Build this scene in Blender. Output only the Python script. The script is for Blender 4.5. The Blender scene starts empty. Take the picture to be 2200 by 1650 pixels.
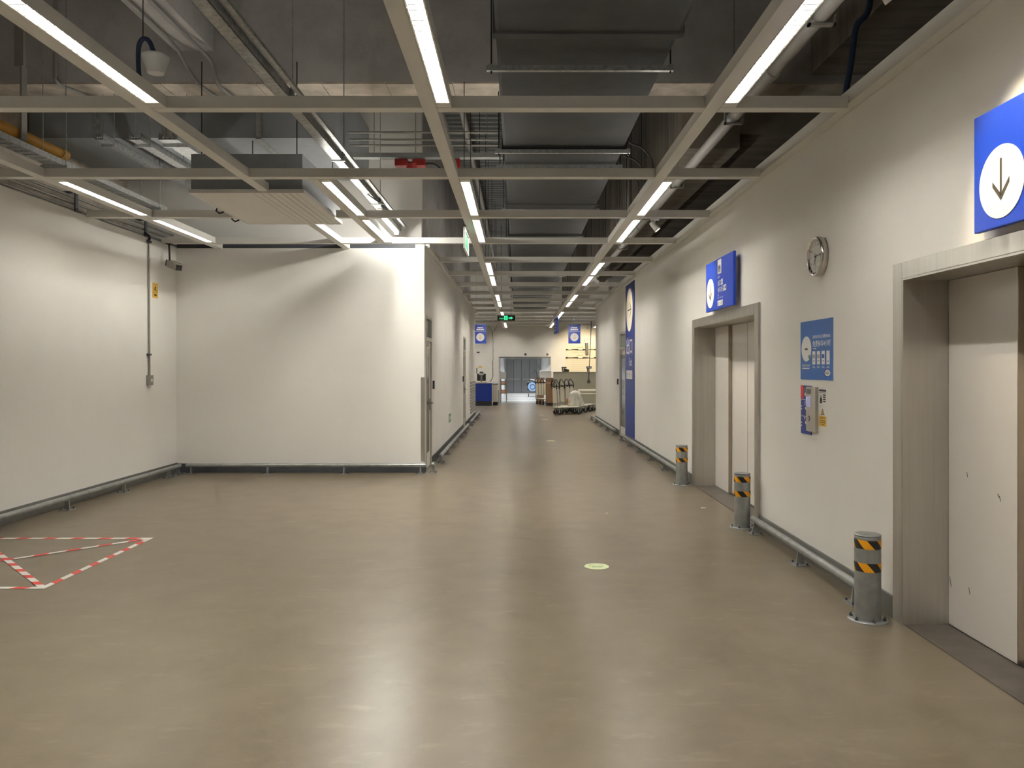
import bpy, bmesh, math, random
from mathutils import Vector, Matrix
random.seed(7)
sc = bpy.context.scene
COL = sc.collection
R = math.radians

# ------------------------------------------------------------------ camera, world, exposure
FPX = 1680.0
EYE = 1.6
cam_data = bpy.data.cameras.new('camera')
cam = bpy.data.objects.new('camera', cam_data)
COL.objects.link(cam)
cam.location = (0, 0, EYE)
cam.rotation_euler = (R(90), 0, 0)
cam_data.sensor_width = 36.0
cam_data.sensor_fit = 'HORIZONTAL'
cam_data.lens = 36.0 * FPX / 2200.0
cam_data.shift_x = -12.0 / 2200.0
cam_data.shift_y = -34.0 / 2200.0
cam_data.clip_end = 200
sc.camera = cam

world = bpy.data.worlds.new('world')
sc.world = world
world.use_nodes = True
world.node_tree.nodes['Background'].inputs[0].default_value = (0.10, 0.10, 0.11, 1)
world.node_tree.nodes['Background'].inputs[1].default_value = 0.05

sc.view_settings.view_transform = 'Standard'
sc.view_settings.look = 'None'
sc.view_settings.gamma = 1.0
sc.view_settings.use_curve_mapping = False
sc.view_settings.exposure = 0.82

LAMP_STRENGTH = 105.0           # fluorescent strips in the ceiling grid
LAMP_COLOR = (1.0, 0.95, 0.87)
UP_STRENGTH = 8.2             # upward glow added on the same fittings to brighten the ceiling
BARE_STRENGTH = 95.0           # bare tube under the galvanised trunking

# ------------------------------------------------------------------ helpers
def srgb(r, g, b):
    f = lambda c: (c / 255 / 12.92) if c / 255 <= 0.04045 else ((c / 255 + 0.055) / 1.055) ** 2.4
    return (f(r), f(g), f(b), 1)

MATS = {}
def mat(name, color, rough=0.5, metal=0.0, var=0.0, vscale=3.0, bump=0.0, bscale=40.0, emit=None, estr=0.0,
        rvar=0.0, alpha=1.0, trans=0.0, stretch=(1, 1, 1), spec=0.5, detail=5.0, color2=None):
    m = bpy.data.materials.new(name)
    m.use_nodes = True
    nt = m.node_tree
    b = nt.nodes['Principled BSDF']
    b.inputs['Base Color'].default_value = color
    b.inputs['Roughness'].default_value = rough
    b.inputs['Metallic'].default_value = metal
    b.inputs['Specular IOR Level'].default_value = spec
    b.inputs['Alpha'].default_value = alpha
    b.inputs['Transmission Weight'].default_value = trans
    if emit:
        b.inputs['Emission Color'].default_value = emit
        b.inputs['Emission Strength'].default_value = estr
    if var or bump or rvar:
        tc = nt.nodes.new('ShaderNodeTexCoord')
        mp = nt.nodes.new('ShaderNodeMapping')
        mp.inputs['Scale'].default_value = stretch
        geo = nt.nodes.new('ShaderNodeNewGeometry')
        nt.links.new(geo.outputs['Position'], mp.inputs['Vector'])
    if var or rvar:
        n = nt.nodes.new('ShaderNodeTexNoise')
        n.inputs['Scale'].default_value = vscale
        n.inputs['Detail'].default_value = detail
        n.inputs['Roughness'].default_value = 0.6
        nt.links.new(mp.outputs[0], n.inputs['Vector'])
        if var:
            mx = nt.nodes.new('ShaderNodeMix')
            mx.data_type = 'RGBA'
            c = color
            c2 = color2 or tuple(max(0, x * (1 - var)) for x in c[:3]) + (1,)
            c1 = c if color2 else tuple(min(1, x * (1 + var * .6)) for x in c[:3]) + (1,)
            mx.inputs[6].default_value = c1
            mx.inputs[7].default_value = c2
            rmp = nt.nodes.new('ShaderNodeMapRange')
            rmp.inputs[1].default_value = 0.3
            rmp.inputs[2].default_value = 0.7
            nt.links.new(n.outputs['Fac'], rmp.inputs[0])
            nt.links.new(rmp.outputs[0], mx.inputs[0])
            nt.links.new(mx.outputs[2], b.inputs['Base Color'])
        if rvar:
            mr = nt.nodes.new('ShaderNodeMapRange')
            mr.inputs[1].default_value = 0.3
            mr.inputs[2].default_value = 0.7
            mr.inputs[3].default_value = max(0.02, rough - rvar)
            mr.inputs[4].default_value = rough + rvar
            nt.links.new(n.outputs['Fac'], mr.inputs[0])
            nt.links.new(mr.outputs[0], b.inputs['Roughness'])
    if bump:
        n2 = nt.nodes.new('ShaderNodeTexNoise')
        n2.inputs['Scale'].default_value = bscale
        n2.inputs['Detail'].default_value = 4
        nt.links.new(mp.outputs[0], n2.inputs['Vector'])
        bp = nt.nodes.new('ShaderNodeBump')
        bp.inputs['Strength'].default_value = bump
        bp.inputs['Distance'].default_value = 0.02
        nt.links.new(n2.outputs['Fac'], bp.inputs['Height'])
        nt.links.new(bp.outputs[0], b.inputs['Normal'])
    MATS[name] = m
    return m

IDENT = Matrix.Identity(4)
def frame(origin, xa, ya):
    xa = Vector(xa).normalized(); ya = Vector(ya).normalized(); za = xa.cross(ya)
    return Matrix(((xa.x, ya.x, za.x, origin[0]), (xa.y, ya.y, za.y, origin[1]), (xa.z, ya.z, za.z, origin[2]), (0, 0, 0, 1)))
def on_right(y, z, x):   # u runs towards the camera, normal points into the corridor (-X)
    return frame((x, y, z), (0, -1, 0), (0, 0, 1))
def on_left(y, z, x):    # normal +X
    return frame((x, y, z), (0, 1, 0), (0, 0, 1))
def on_front(x, y, z):   # normal towards the camera
    return frame((x, y, z), (1, 0, 0), (0, 0, 1))
def on_floor(x, y, z):
    return frame((x, y, z), (1, 0, 0), (0, 1, 0))

class MB:
    def __init__(self, M=None):
        self.v = []; self.f = []; self.mi = []; self.M = M or IDENT; self.cur = 0; self.smooth = set()
    def add(self, verts, faces, smooth=False):
        o = len(self.v)
        self.v += [self.M @ Vector(p) for p in verts]
        for f in faces:
            if smooth: self.smooth.add(len(self.f))
            self.f.append([i + o for i in f]); self.mi.append(self.cur)
        return self
    def box(self, x0, x1, y0, y1, z0, z1):
        x0, x1 = sorted((x0, x1)); y0, y1 = sorted((y0, y1)); z0, z1 = sorted((z0, z1))
        v = [(x0, y0, z0), (x1, y0, z0), (x1, y1, z0), (x0, y1, z0), (x0, y0, z1), (x1, y0, z1), (x1, y1, z1), (x0, y1, z1)]
        return self.add(v, [(0, 3, 2, 1), (4, 5, 6, 7), (0, 1, 5, 4), (1, 2, 6, 5), (2, 3, 7, 6), (3, 0, 4, 7)])
    def bbox(self, x0, x1, y0, y1, z0, z1, b=0.005):
        """box with chamfered edges"""
        x0, x1 = sorted((x0, x1)); y0, y1 = sorted((y0, y1)); z0, z1 = sorted((z0, z1))
        bm = bmesh.new()
        bmesh.ops.create_cube(bm, size=1)
        for v in bm.verts:
            v.co = ((x0 + x1) / 2 + v.co.x * (x1 - x0), (y0 + y1) / 2 + v.co.y * (y1 - y0), (z0 + z1) / 2 + v.co.z * (z1 - z0))
        bmesh.ops.bevel(bm, geom=bm.edges[:] , offset=b, segments=2, affect='EDGES', profile=0.7)
        bm.verts.ensure_lookup_table()
        vs = [v.co.copy() for v in bm.verts]; fs = [[v.index for v in f.verts] for f in bm.faces]
        bm.free()
        return self.add(vs, fs)
    def cyl(self, p0, p1, r, r1=None, n=12, cap=True):
        p0 = Vector(p0); p1 = Vector(p1); r1 = r if r1 is None else r1
        d = (p1 - p0).normalized()
        a = Vector((0, 0, 1)) if abs(d.z) < .9 else Vector((1, 0, 0))
        u = d.cross(a).normalized(); w = d.cross(u)
        vs = []
        for k in range(n):
            t = 2 * math.pi * k / n
            e = u * math.cos(t) + w * math.sin(t)
            vs.append(p0 + e * r); vs.append(p1 + e * r1)
        self.add(vs, [(2 * k, 2 * ((k + 1) % n), 2 * ((k + 1) % n) + 1, 2 * k + 1)[::-1] for k in range(n)], smooth=True)
        if cap:
            self.add([vs[2 * k] for k in range(n)], [tuple(range(n))])
            self.add([vs[2 * k + 1] for k in range(n)], [tuple(range(n))[::-1]])
        return self
    def tube(self, pts, r, n=8):
        pts = [Vector(p) for p in pts]
        rings = []
        prev = None
        for i, p in enumerate(pts):
            d = ((pts[min(i + 1, len(pts) - 1)] - pts[max(i - 1, 0)])).normalized()
            if prev is None:
                a = Vector((0, 0, 1)) if abs(d.z) < .9 else Vector((1, 0, 0))
                u = d.cross(a).normalized()
            else:
                u = (prev - d * prev.dot(d)).normalized()
            prev = u
            w = d.cross(u)
            rr = r[i] if isinstance(r, (list, tuple)) else r
            rings.append([p + (u * math.cos(2 * math.pi * k / n) + w * math.sin(2 * math.pi * k / n)) * rr for k in range(n)])
        vs = [q for ring in rings for q in ring]
        fs = []
        for i in range(len(pts) - 1):
            for k in range(n):
                fs.append((i * n + k, i * n + (k + 1) % n, (i + 1) * n + (k + 1) % n, (i + 1) * n + k))
        self.add(vs, fs, smooth=True)
        self.add(rings[0], [tuple(range(n))[::-1]]); self.add(rings[-1], [tuple(range(n))])
        return self
    def lathe(self, prof, n=32, axis_o=(0, 0, 0)):
        """profile of (radius, height) about local z"""
        vs = []; m = len(prof)
        for k in range(n):
            t = 2 * math.pi * k / n
            for (r, z) in prof:
                vs.append((axis_o[0] + r * math.cos(t), axis_o[1] + r * math.sin(t), axis_o[2] + z))
        fs = []
        for k in range(n):
            for i in range(m - 1):
                a = k * m + i; b = ((k + 1) % n) * m + i
                fs.append((a, b, b + 1, a + 1))
        return self.add(vs, fs, smooth=True)
    def poly(self, pts, z0, z1):
        """extruded 2D polygon (ccw) in local xy between z0 and z1"""
        n = len(pts)
        vs = [(p[0], p[1], z0) for p in pts] + [(p[0], p[1], z1) for p in pts]
        fs = [tuple(range(n))[::-1], tuple(range(n, 2 * n))] + [(i, (i + 1) % n, n + (i + 1) % n, n + i) for i in range(n)]
        return self.add(vs, fs)
    def disc(self, cx, cy, rx, ry, z0, z1, n=40):
        return self.poly([(cx + rx * math.cos(2 * math.pi * k / n), cy + ry * math.sin(2 * math.pi * k / n)) for k in range(n)], z0, z1)
    def ring(self, cx, cy, r0, r1, z0, z1, n=40):
        for k in range(n):
            a = 2 * math.pi * k / n; b = 2 * math.pi * (k + 1) / n
            self.poly([(cx + r0 * math.cos(a), cy + r0 * math.sin(a)), (cx + r1 * math.cos(a), cy + r1 * math.sin(a)),
                       (cx + r1 * math.cos(b), cy + r1 * math.sin(b)), (cx + r0 * math.cos(b), cy + r0 * math.sin(b))], z0, z1)
        return self
    def bar2(self, p, q, w, z0, z1):
        """flat bar between two local 2D points"""
        p = Vector((p[0], p[1])); q = Vector((q[0], q[1])); d = (q - p).normalized(); n = Vector((-d.y, d.x)) * w / 2
        return self.poly([tuple(p - n), tuple(q - n), tuple(q + n), tuple(p + n)], z0, z1)
    def text(self, body, u0, v0, w, h, z=0.0015, fit=True):
        vs, fs = text_geo(body)
        xs = [p[0] for p in vs]; ys = [p[1] for p in vs]
        sx = w / (max(xs) - min(xs)); sy = h / (max(ys) - min(ys))
        if not fit: sx = sy = min(sx, sy)
        mx, my = min(xs), min(ys)
        return self.add([(u0 + (p[0] - mx) * sx, v0 + (p[1] - my) * sy, z) for p in vs], fs)
    def build(self, name, mats, parent=None, **tags):
        me = bpy.data.meshes.new(name)
        base = Vector(parent['_base']) if parent is not None else Vector((0, 0, 0))
        if parent is None and self.v:
            xs = [v.x for v in self.v]; ys = [v.y for v in self.v]; zs = [v.z for v in self.v]
            base = Vector(((min(xs) + max(xs)) / 2, (min(ys) + max(ys)) / 2, min(zs)))
        me.from_pydata([v - base for v in self.v], [], self.f)
        if not isinstance(mats, (list, tuple)): mats = [mats]
        for m in mats: me.materials.append(MATS[m])
        for i, p in enumerate(me.polygons):
            p.material_index = self.mi[i]
            p.use_smooth = i in self.smooth
        me.update()
        o = bpy.data.objects.new(name, me)
        COL.objects.link(o)
        if parent is not None:
            o.parent = parent
        else:
            o.location = base
        o['_base'] = list(base)
        for k, v in tags.items(): o[k] = v
        return o

_tc = {}
def text_geo(body):
    if body in _tc: return _tc[body]
    cu = bpy.data.curves.new('lettering', 'FONT')
    cu.body = body; cu.size = 1; cu.resolution_u = 3; cu.offset = .012
    o = bpy.data.objects.new('lettering', cu)
    COL.objects.link(o)
    dg = bpy.context.evaluated_depsgraph_get()
    me = bpy.data.meshes.new_from_object(o.evaluated_get(dg))
    vs = [tuple(v.co) for v in me.vertices]; fs = [tuple(p.vertices) for p in me.polygons]
    bpy.data.objects.remove(o); bpy.data.curves.remove(cu); bpy.data.meshes.remove(me)
    _tc[body] = (vs, fs)
    return vs, fs

def tag(o, label, cat, group=None):
    o['label'] = label; o['category'] = cat
    if group: o['group'] = group
    return o
def thing(name, loc, label=None, cat=None, group=None, kind=None):
    o = bpy.data.objects.new(name, None)
    COL.objects.link(o)
    o.location = loc; o['_base'] = list(loc); o.empty_display_size = 0.1
    if label: tag(o, label, cat, group)
    if kind: o['kind'] = kind
    return o
def struct(mb, name, m, label=None):
    o = mb.build(name, m); o['kind'] = 'structure'
    if label: o['label'] = label
    return o
def copy_tree(src, parent=None):
    c = src.copy(); COL.objects.link(c); c.parent = parent
    for ch in list(src.children): copy_tree(ch, c)
    return c
def copy_at(src, loc, rotz=None, label=None, group=None):
    c = copy_tree(src); c.location = loc
    if rotz is not None: c.rotation_euler = (0, 0, rotz)
    if label: c['label'] = label
    if group: c['group'] = group
    return c

# ------------------------------------------------------------------ materials
mat('wall_paint', (0.83, 0.81, 0.765, 1), .72, var=.035, vscale=.9, bump=.04, bscale=60)
mat('concrete', (0.46, 0.445, 0.43, 1), .9, var=.22, vscale=1.6, bump=.25, bscale=14)
mat('concrete_brown', (0.21, 0.185, 0.15, 1), .9, var=.35, vscale=1.3, bump=.25, bscale=10, stretch=(1, 6, .4))
mat('concrete_pale', (0.52, 0.46, 0.38, 1), .9, var=.4, vscale=3, bump=.3, bscale=14)
mat('deck_steel', (0.25, 0.26, 0.25, 1), .55, .2, var=.2, vscale=2)
mat('grid_paint', (0.78, 0.77, 0.725, 1), .5, var=.03, vscale=4)
mat('grid_inner', (0.85, 0.84, 0.80, 1), .35)
mat('blade_grey', (0.45, 0.45, 0.44, 1), .3)
mat('duct_dark', (0.038, 0.038, 0.037, 1), .75, var=.25, vscale=2.5, bump=.3, bscale=6)
mat('duct_grey', (0.30, 0.32, 0.335, 1), .55, .25, var=.15, vscale=1.5)
mat('galvanised', (0.42, 0.43, 0.42, 1), .42, .75, var=.3, vscale=25, rvar=.1)
mat('rail_steel', (0.36, 0.375, 0.37, 1), .38, .65, var=.22, vscale=9, rvar=.08, bump=.03, bscale=30)
mat('stainless', (0.56, 0.535, 0.49, 1), .36, .85, var=.08, vscale=2, stretch=(12, 12, .4), rvar=.05)
mat('stainless_edge', (0.42, 0.36, 0.29, 1), .30, .95, var=.1, vscale=2)
mat('door_white', (0.72, 0.685, 0.64, 1), .38, var=.02, vscale=1.2)
mat('sill_metal', (0.16, 0.14, 0.12, 1), .5, .5, var=.2, vscale=6)
mat('base_dark', (0.055, 0.06, 0.072, 1), .5, var=.25, vscale=3)
mat('base_grey', (0.17, 0.17, 0.16, 1), .5, var=.2, vscale=3)
mat('blue_sign', srgb(3, 58, 176), .38, var=.03, vscale=2)
mat('blue_deep', srgb(10, 44, 132), .4, var=.05, vscale=2)
mat('blue_poster', srgb(10, 88, 170), .35)
mat('blue_desk', srgb(5, 42, 140), .35)
mat('white_print', (0.86, 0.85, 0.82, 1), .4)
mat('cream_print', (0.86, 0.82, 0.70, 1), .4)
mat('black', (0.012, 0.012, 0.013, 1), .45)
mat('rubber', (0.02, 0.02, 0.02, 1), .7)
mat('arrow_brown', (0.06, 0.05, 0.035, 1), .5)
mat('grey_print', (0.35, 0.36, 0.38, 1), .5)
mat('yellow', srgb(240, 165, 15), .4)
mat('yellow_pale', srgb(222, 178, 62), .5)
mat('red', srgb(205, 40, 36), .45)
mat('red_dark', srgb(150, 28, 24), .5)
mat('red_tape', srgb(222, 66, 56), .45)
mat('white_tape', (0.85, 0.84, 0.80, 1), .42)
mat('chrome', (0.62, 0.60, 0.57, 1), .10, 1.0)
mat('clock_face', (0.66, 0.66, 0.62, 1), .25)
mat('glow_green', srgb(225, 238, 190), .5)
mat('glow_line', srgb(150, 172, 130), .5)
mat('teal_glass', (0.06, 0.17, 0.19, 1), .08, spec=.8)
mat('dark_glass', (0.02, 0.035, 0.035, 1), .1, spec=.7)
mat('hose_blue', (0.012, 0.025, 0.06, 1), .5)
mat('frosted', (0.72, 0.72, 0.69, 1), .3, trans=.35)
mat('yellow_pipe', srgb(190, 138, 40), .5, var=.15, vscale=8)
mat('pvc_grey', (0.30, 0.29, 0.27, 1), .5, var=.1, vscale=3)
mat('conduit', (0.30, 0.29, 0.26, 1), .45, .4, var=.1, vscale=6)
mat('camera_grey', (0.36, 0.34, 0.29, 1), .4, .3)
mat('exit_green', (0.05, .6, .35, 1), .5, emit=(0.03, 0.60, 0.22, 1), estr=1.0)
mat('panel_white', (0.82, 0.80, 0.76, 1), .55, var=.02, vscale=3)
mat('panel_groove', (0.48, 0.47, 0.44, 1), .7)
mat('lamp', (1, 1, 1, 1), .5, emit=LAMP_COLOR + (1,), estr=LAMP_STRENGTH)
mat('lamp_old', (1, 1, 1, 1), .5, emit=LAMP_COLOR + (1,), estr=LAMP_STRENGTH * .50)
mat('lamp_new', (1, 1, 1, 1), .5, emit=LAMP_COLOR + (1,), estr=LAMP_STRENGTH * 1.9)
mat('fill_up', (1, 1, 1, 1), .5, emit=LAMP_COLOR + (1,), estr=UP_STRENGTH)
mat('lamp_bare', (1, 1, 1, 1), .5, emit=(1, .97, .9, 1), estr=BARE_STRENGTH)
mat('fill_cool', (1, 1, 1, 1), .5, emit=(.97, .98, 1, 1), estr=.8)
mat('spot_lens', (1, 1, 1, 1), .5, emit=(1, .86, .62, 1), estr=25)
mat('green_exit', srgb(20, 110, 75), .5)
mat('beige_panel', (0.36, 0.34, 0.26, 1), .55, var=.06, vscale=2)
mat('cream_panel', (0.66, 0.61, 0.48, 1), .5)
mat('cardboard', srgb(138, 106, 78), .8, var=.1, vscale=4)
mat('cardboard_pale', srgb(190, 150, 118), .8, var=.1, vscale=4)
mat('crate_wood', srgb(178, 118, 56), .7, var=.2, vscale=8)
mat('white_plastic', (0.82, 0.83, 0.84, 1), .4)
mat('clear_film', (0.80, 0.79, 0.72, 1), .3, trans=.25, alpha=.75)
mat('blue_toy', srgb(128, 158, 196), .35)
mat('freight_door', (0.40, 0.41, 0.41, 1), .45, .0, var=.12, vscale=2, stretch=(6, 1, .3))
mat('passage_metal', (0.55, 0.55, 0.54, 1), .4, .1, var=.3, vscale=2)
mat('passage_floor', (0.27, 0.27, 0.26, 1), .3, var=.1, vscale=2)
mat('scratch', (0.8, 0.8, 0.78, 1), .6)
mat('board_cream', (0.80, 0.74, 0.58, 1), .6)
mat('faint_text', (0.55, 0.47, 0.33, 1), .6)
mat('stripe_grey', (0.30, 0.29, 0.27, 1), .5)
mat('screen', (0.25, 0.25, 0.4, 1), .2, emit=(.5, .5, .8, 1), estr=.15)

# polished concrete floor: mottled albedo, trowel streaks, wear in the gloss
fm = mat('floor_concrete', (0.255, 0.218, 0.160, 1), .24)
nt = fm.node_tree; bsdf = nt.nodes['Principled BSDF']
geo = nt.nodes.new('ShaderNodeNewGeometry')
def _noise(scale, stretch, detail=6, rough=.6, dist=0.0):
    mp = nt.nodes.new('ShaderNodeMapping'); mp.inputs['Scale'].default_value = stretch
    nt.links.new(geo.outputs['Position'], mp.inputs['Vector'])
    n = nt.nodes.new('ShaderNodeTexNoise'); n.inputs['Scale'].default_value = scale
    n.inputs['Detail'].default_value = detail; n.inputs['Roughness'].default_value = rough; n.inputs['Distortion'].default_value = dist
    nt.links.new(mp.outputs[0], n.inputs['Vector'])
    return n.outputs['Fac']
def _range(src, a, b, c, d):
    r = nt.nodes.new('ShaderNodeMapRange')
    for i, x in enumerate((a, b, c, d)): r.inputs[i + 1].default_value = x
    nt.links.new(src, r.inputs[0]); return r.outputs[0]
def _mix(fac, a, b, blend='MIX'):
    m = nt.nodes.new('ShaderNodeMix'); m.data_type = 'RGBA'; m.blend_type = blend
    if isinstance(fac, float): m.inputs[0].default_value = fac
    else: nt.links.new(fac, m.inputs[0])
    for i, x in ((6, a), (7, b)):
        if isinstance(x, tuple): m.inputs[i].default_value = x
        else: nt.links.new(x, m.inputs[i])
    return m.outputs[2]
big = _noise(.55, (1, 1, 1), 4, .55, .2)
mid = _noise(3.2, (1, 1, 1), 5, .55, .1)
fine = _noise(14, (1, .55, 1), 6, .7)
c0 = _mix(_range(big, .35, .65, 0, 1), (0.152, 0.122, 0.080, 1), (0.186, 0.153, 0.106, 1))
c1 = _mix(_range(mid, .35, .72, 0, 1), c0, (0.208, 0.170, 0.118, 1))
c2 = _mix(_range(fine, .55, .8, 0, .22), c1, (0.16, 0.13, 0.09, 1))
scuff = _noise(5.5, (.55, 1.5, 1), 9, .72, .25)
c3 = _mix(_range(scuff, .56, .70, 0, .60), c2, (0.275, 0.228, 0.158, 1))
worn = _noise(1.1, (1, .7, 1), 8, .7, .3)
c4 = _mix(_range(worn, .54, .68, 0, .45), c3, (0.105, 0.085, 0.055, 1))
nt.links.new(c4, bsdf.inputs['Base Color'])
nt.links.new(_range(big, .3, .7, .278, .305), bsdf.inputs['Roughness'])
bsdf.inputs['Specular IOR Level'].default_value = .42

# ------------------------------------------------------------------ key dimensions of the place
XR = 2.415      # right wall face
XL = -5.24      # left wall face
XC = -1.43      # corridor left wall face
YB = 12.0       # wall of the left bay
YF = 35.7       # far wall
YRE = 24.15     # end of the right wall
YLE = 26.3      # end of the corridor left wall
ZG = 3.43       # underside of the ceiling grid
ZS = 6.0        # underside of the structural deck
YBACK = -7.0
# ------------------------------------------------------------------ room shell
struct(MB().box(-9, 9, YBACK, YF, -.1, 0), 'floor', 'floor_concrete', 'polished brown concrete floor')
struct(MB().box(-1.2, 1.9, YF, 52.2, -.1, 0.002), 'floor_passage', 'passage_floor', 'pale grey floor of the far passage')

def wall_with_holes(axis_pos, thick, y0, y1, z1, holes):
    """wall in the YZ plane between axis_pos and axis_pos+thick; holes = (ya, yb, ztop)"""
    mb = MB(); xa, xb = axis_pos, axis_pos + thick
    cur = y0
    for (a, b, zt) in sorted(holes):
        mb.box(xa, xb, cur, a, 0, z1); mb.box(xa, xb, a, b, zt, z1); cur = b
    mb.box(xa, xb, cur, y1, 0, z1)
    return mb

E1 = (2.16, 4.87); E2 = (7.90, 10.61); ZE = 2.157
D3 = (17.45, 18.45); D4 = (12.18, 12.95); D5 = (20.55, 21.35); ZD = 2.43
struct(wall_with_holes(XR, .38, YBACK, YRE, 3.50, [E1 + (ZE,), E2 + (ZE,), D3 + (ZD,)]), 'wall_right', 'wall_paint', 'white wall with the two wide lift doors')
struct(wall_with_holes(XC - .14, .14, YB, YLE, 3.50, [D4 + (ZD,), D5 + (ZD,)]), 'wall_corridor', 'wall_paint', 'white wall on the left of the long corridor')
struct(MB().box(XL - .12, XL, YBACK, YB + .1, 0, 3.45), 'wall_left', 'wall_paint', 'white wall with a conduit and a socket box')
struct(MB().box(XL, XC - .14, YB + .02, YB + .20, 3.44, 3.525), 'gap_shade_strip', 'base_dark', 'dark strip painted for the shaded gap above the bay wall')  # dark colour stands in for the shade in the gap over the wall
struct(MB().box(XL, XC - .14, YB, YB + .1, 0, 3.44), 'wall_bay', 'wall_paint', 'white wall closing the left bay')
struct(MB().box(-6.2, -1.50, YB + .22, YB + .35, 0, ZS), 'wall_bay_upper', 'wall_paint', 'pale wall above the bay ceiling grid')
struct(MB().box(XC - .25, XC - .16, YB + .35, YLE - .1, 0, ZS), 'wall_corridor_upper', 'concrete', 'dark wall above the corridor grid')
struct(MB().box(-6.3, -6.1, YBACK, YB + .3, 0, ZS), 'wall_left_upper', 'concrete_pale', 'concrete wall above the left wall')
struct(MB().box(-6.1, XL - .12, YBACK, YB + .2, 3.30, 3.40), 'trim_1', 'concrete_pale', 'concrete ledge behind the left wall top')
struct(MB().box(4.2, 4.35, YBACK, YRE, 0, ZS), 'wall_right_outer', 'concrete_brown', 'dark concrete wall behind the right wall')
struct(MB().box(XR + .38, 9, YRE - .2, YRE, 0, ZS), 'wall_right_return', 'wall_paint', 'return wall at the end of the right wall')
struct(MB().box(-9, XC - .14, YLE - .1, YLE, 0, ZS), 'wall_corridor_return', 'wall_paint', 'return wall at the end of the corridor wall')
struct(MB().box(-9, 9, YBACK - .15, YBACK, 0, ZS), 'wall_behind', 'wall_paint', 'white wall behind the viewpoint')
struct(MB().box(-9, -8.85, YLE, YF, 0, ZS), 'wall_far_left', 'wall_paint', 'side wall of the far hall')
struct(MB().box(8.85, 9, YRE, YF, 0, ZS), 'wall_far_right', 'wall_paint', 'side wall of the far hall by the counter')
PX0, PX1, PZ = -.83, 1.50, 2.09
mb = MB()
mb.box(-9, PX0, YF, YF + .2, 0, ZS); mb.box(PX1, 9, YF, YF + .2, 0, ZS); mb.box(PX0, PX1, YF, YF + .2, PZ, ZS)
struct(mb, 'wall_far', 'wall_paint', 'cream end wall around the freight passage')
mb = MB()
mb.box(PX0 - .2, PX0, YF + .2, 52.0, 0, 2.35); mb.box(PX1, PX1 + .2, YF + .2, 52.0, 0, 2.35)
struct(mb, 'wall_passage', 'passage_metal', 'grey metal walls of the far passage')
struct(MB().box(PX0 - .2, PX1 + .2, YF + .2, 52.2, 2.35, 2.5), 'ceiling_passage', 'passage_metal', 'low ceiling of the far passage')

# ribbed steel deck
mb = MB()
mb.box(-9, 9, YBACK, YF, ZS + .06, ZS + .2)
y = 9.6
while y < YF - .2:
    mb.add([(-8.8, y, ZS + .06), (-8.8, y + .03, ZS), (-8.8, y + .12, ZS), (-8.8, y + .15, ZS + .06),
            (8.8, y, ZS + .06), (8.8, y + .03, ZS), (8.8, y + .12, ZS), (8.8, y + .15, ZS + .06)],
           [(0, 4, 5, 1), (1, 5, 6, 2), (2, 6, 7, 3)])
    y += .24
struct(mb, 'ceiling', 'deck_steel', 'dark ribbed steel deck above the grid')

# concrete structure above the grid
mb = MB()
mb.box(-6.1, 4.2, 8.8, 9.5, 4.82, ZS + .06)
struct(mb, 'ceiling_beam_cross', 'concrete', 'deep concrete beam crossing above the grid')
# stained underside, coloured paler for light bounced off the floor, with rough formwork edges
mb = MB()
x = -6.1
while x < 4.2:
    w = random.uniform(.7, 1.4); x1 = min(4.2, x + w)
    mb.box(x, x1 - .008, 8.802, 9.498, 4.80 + random.uniform(-.006, .006), 4.83)
    x = x1
struct(mb, 'ceiling_beam_soffit', 'concrete_pale', 'stained underside of the concrete beam, coloured paler as if lit from below')
struct(MB().box(-3.85, -3.42, YBACK, 8.8, 5.17, ZS + .06), 'ceiling_beam_left', 'concrete', 'concrete rib running to the cross beam')
struct(MB().box(3.3, 4.2, YBACK, 8.8, 4.9, ZS + .06), 'ceiling_beam_right', 'concrete_brown', 'concrete beam above the right wall')
# board-marked concrete bulkhead along the corridor, each board its own strip
bul = thing('ceiling_bulkhead', (2.0, 9.5, 4.27), kind='structure'); bul['label'] = 'dark board-marked bulkhead above the corridor'
MB().box(2.03, 2.70, 9.5, YF, 4.27, ZS + .06).box(2.70, 4.2, 9.5, YRE - .2, 4.45, ZS + .06).build('core', 'concrete_brown', bul)
y = 9.5; k = 0
while y < 22:
    w = random.uniform(.34, .52)
    MB().box(2.0 - random.uniform(0, .018), 2.03, y + .008, y + w - .008, 4.275, ZS).build('board', 'concrete_brown', bul)
    y += w

# ------------------------------------------------------------------ baseboards
def base(name, mb, m='base_dark'): struct(mb, name, m)
mb = MB()
for a, b in ((YBACK, 2.04), (4.99, 7.78), (10.73, D3[0] - .06), (D3[1] + .06, YRE)): mb.box(XR - .018, XR, a, b, 0, .14)
base('baseboard_right', mb, 'base_grey')
base('baseboard_left', MB().box(XL, XL + .02, YBACK, YB, 0, .15), 'base_grey')
base('baseboard_bay', MB().box(XL + .02, XC, YB - .02, YB, 0, .14))
mb = MB()
for a, b in ((YB, D4[0] - .05), (D4[1] + .05, D5[0] - .05), (D5[1] + .05, YLE)): mb.box(XC, XC + .018, a, b, 0, .13)
base('baseboard_corridor', mb)

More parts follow.
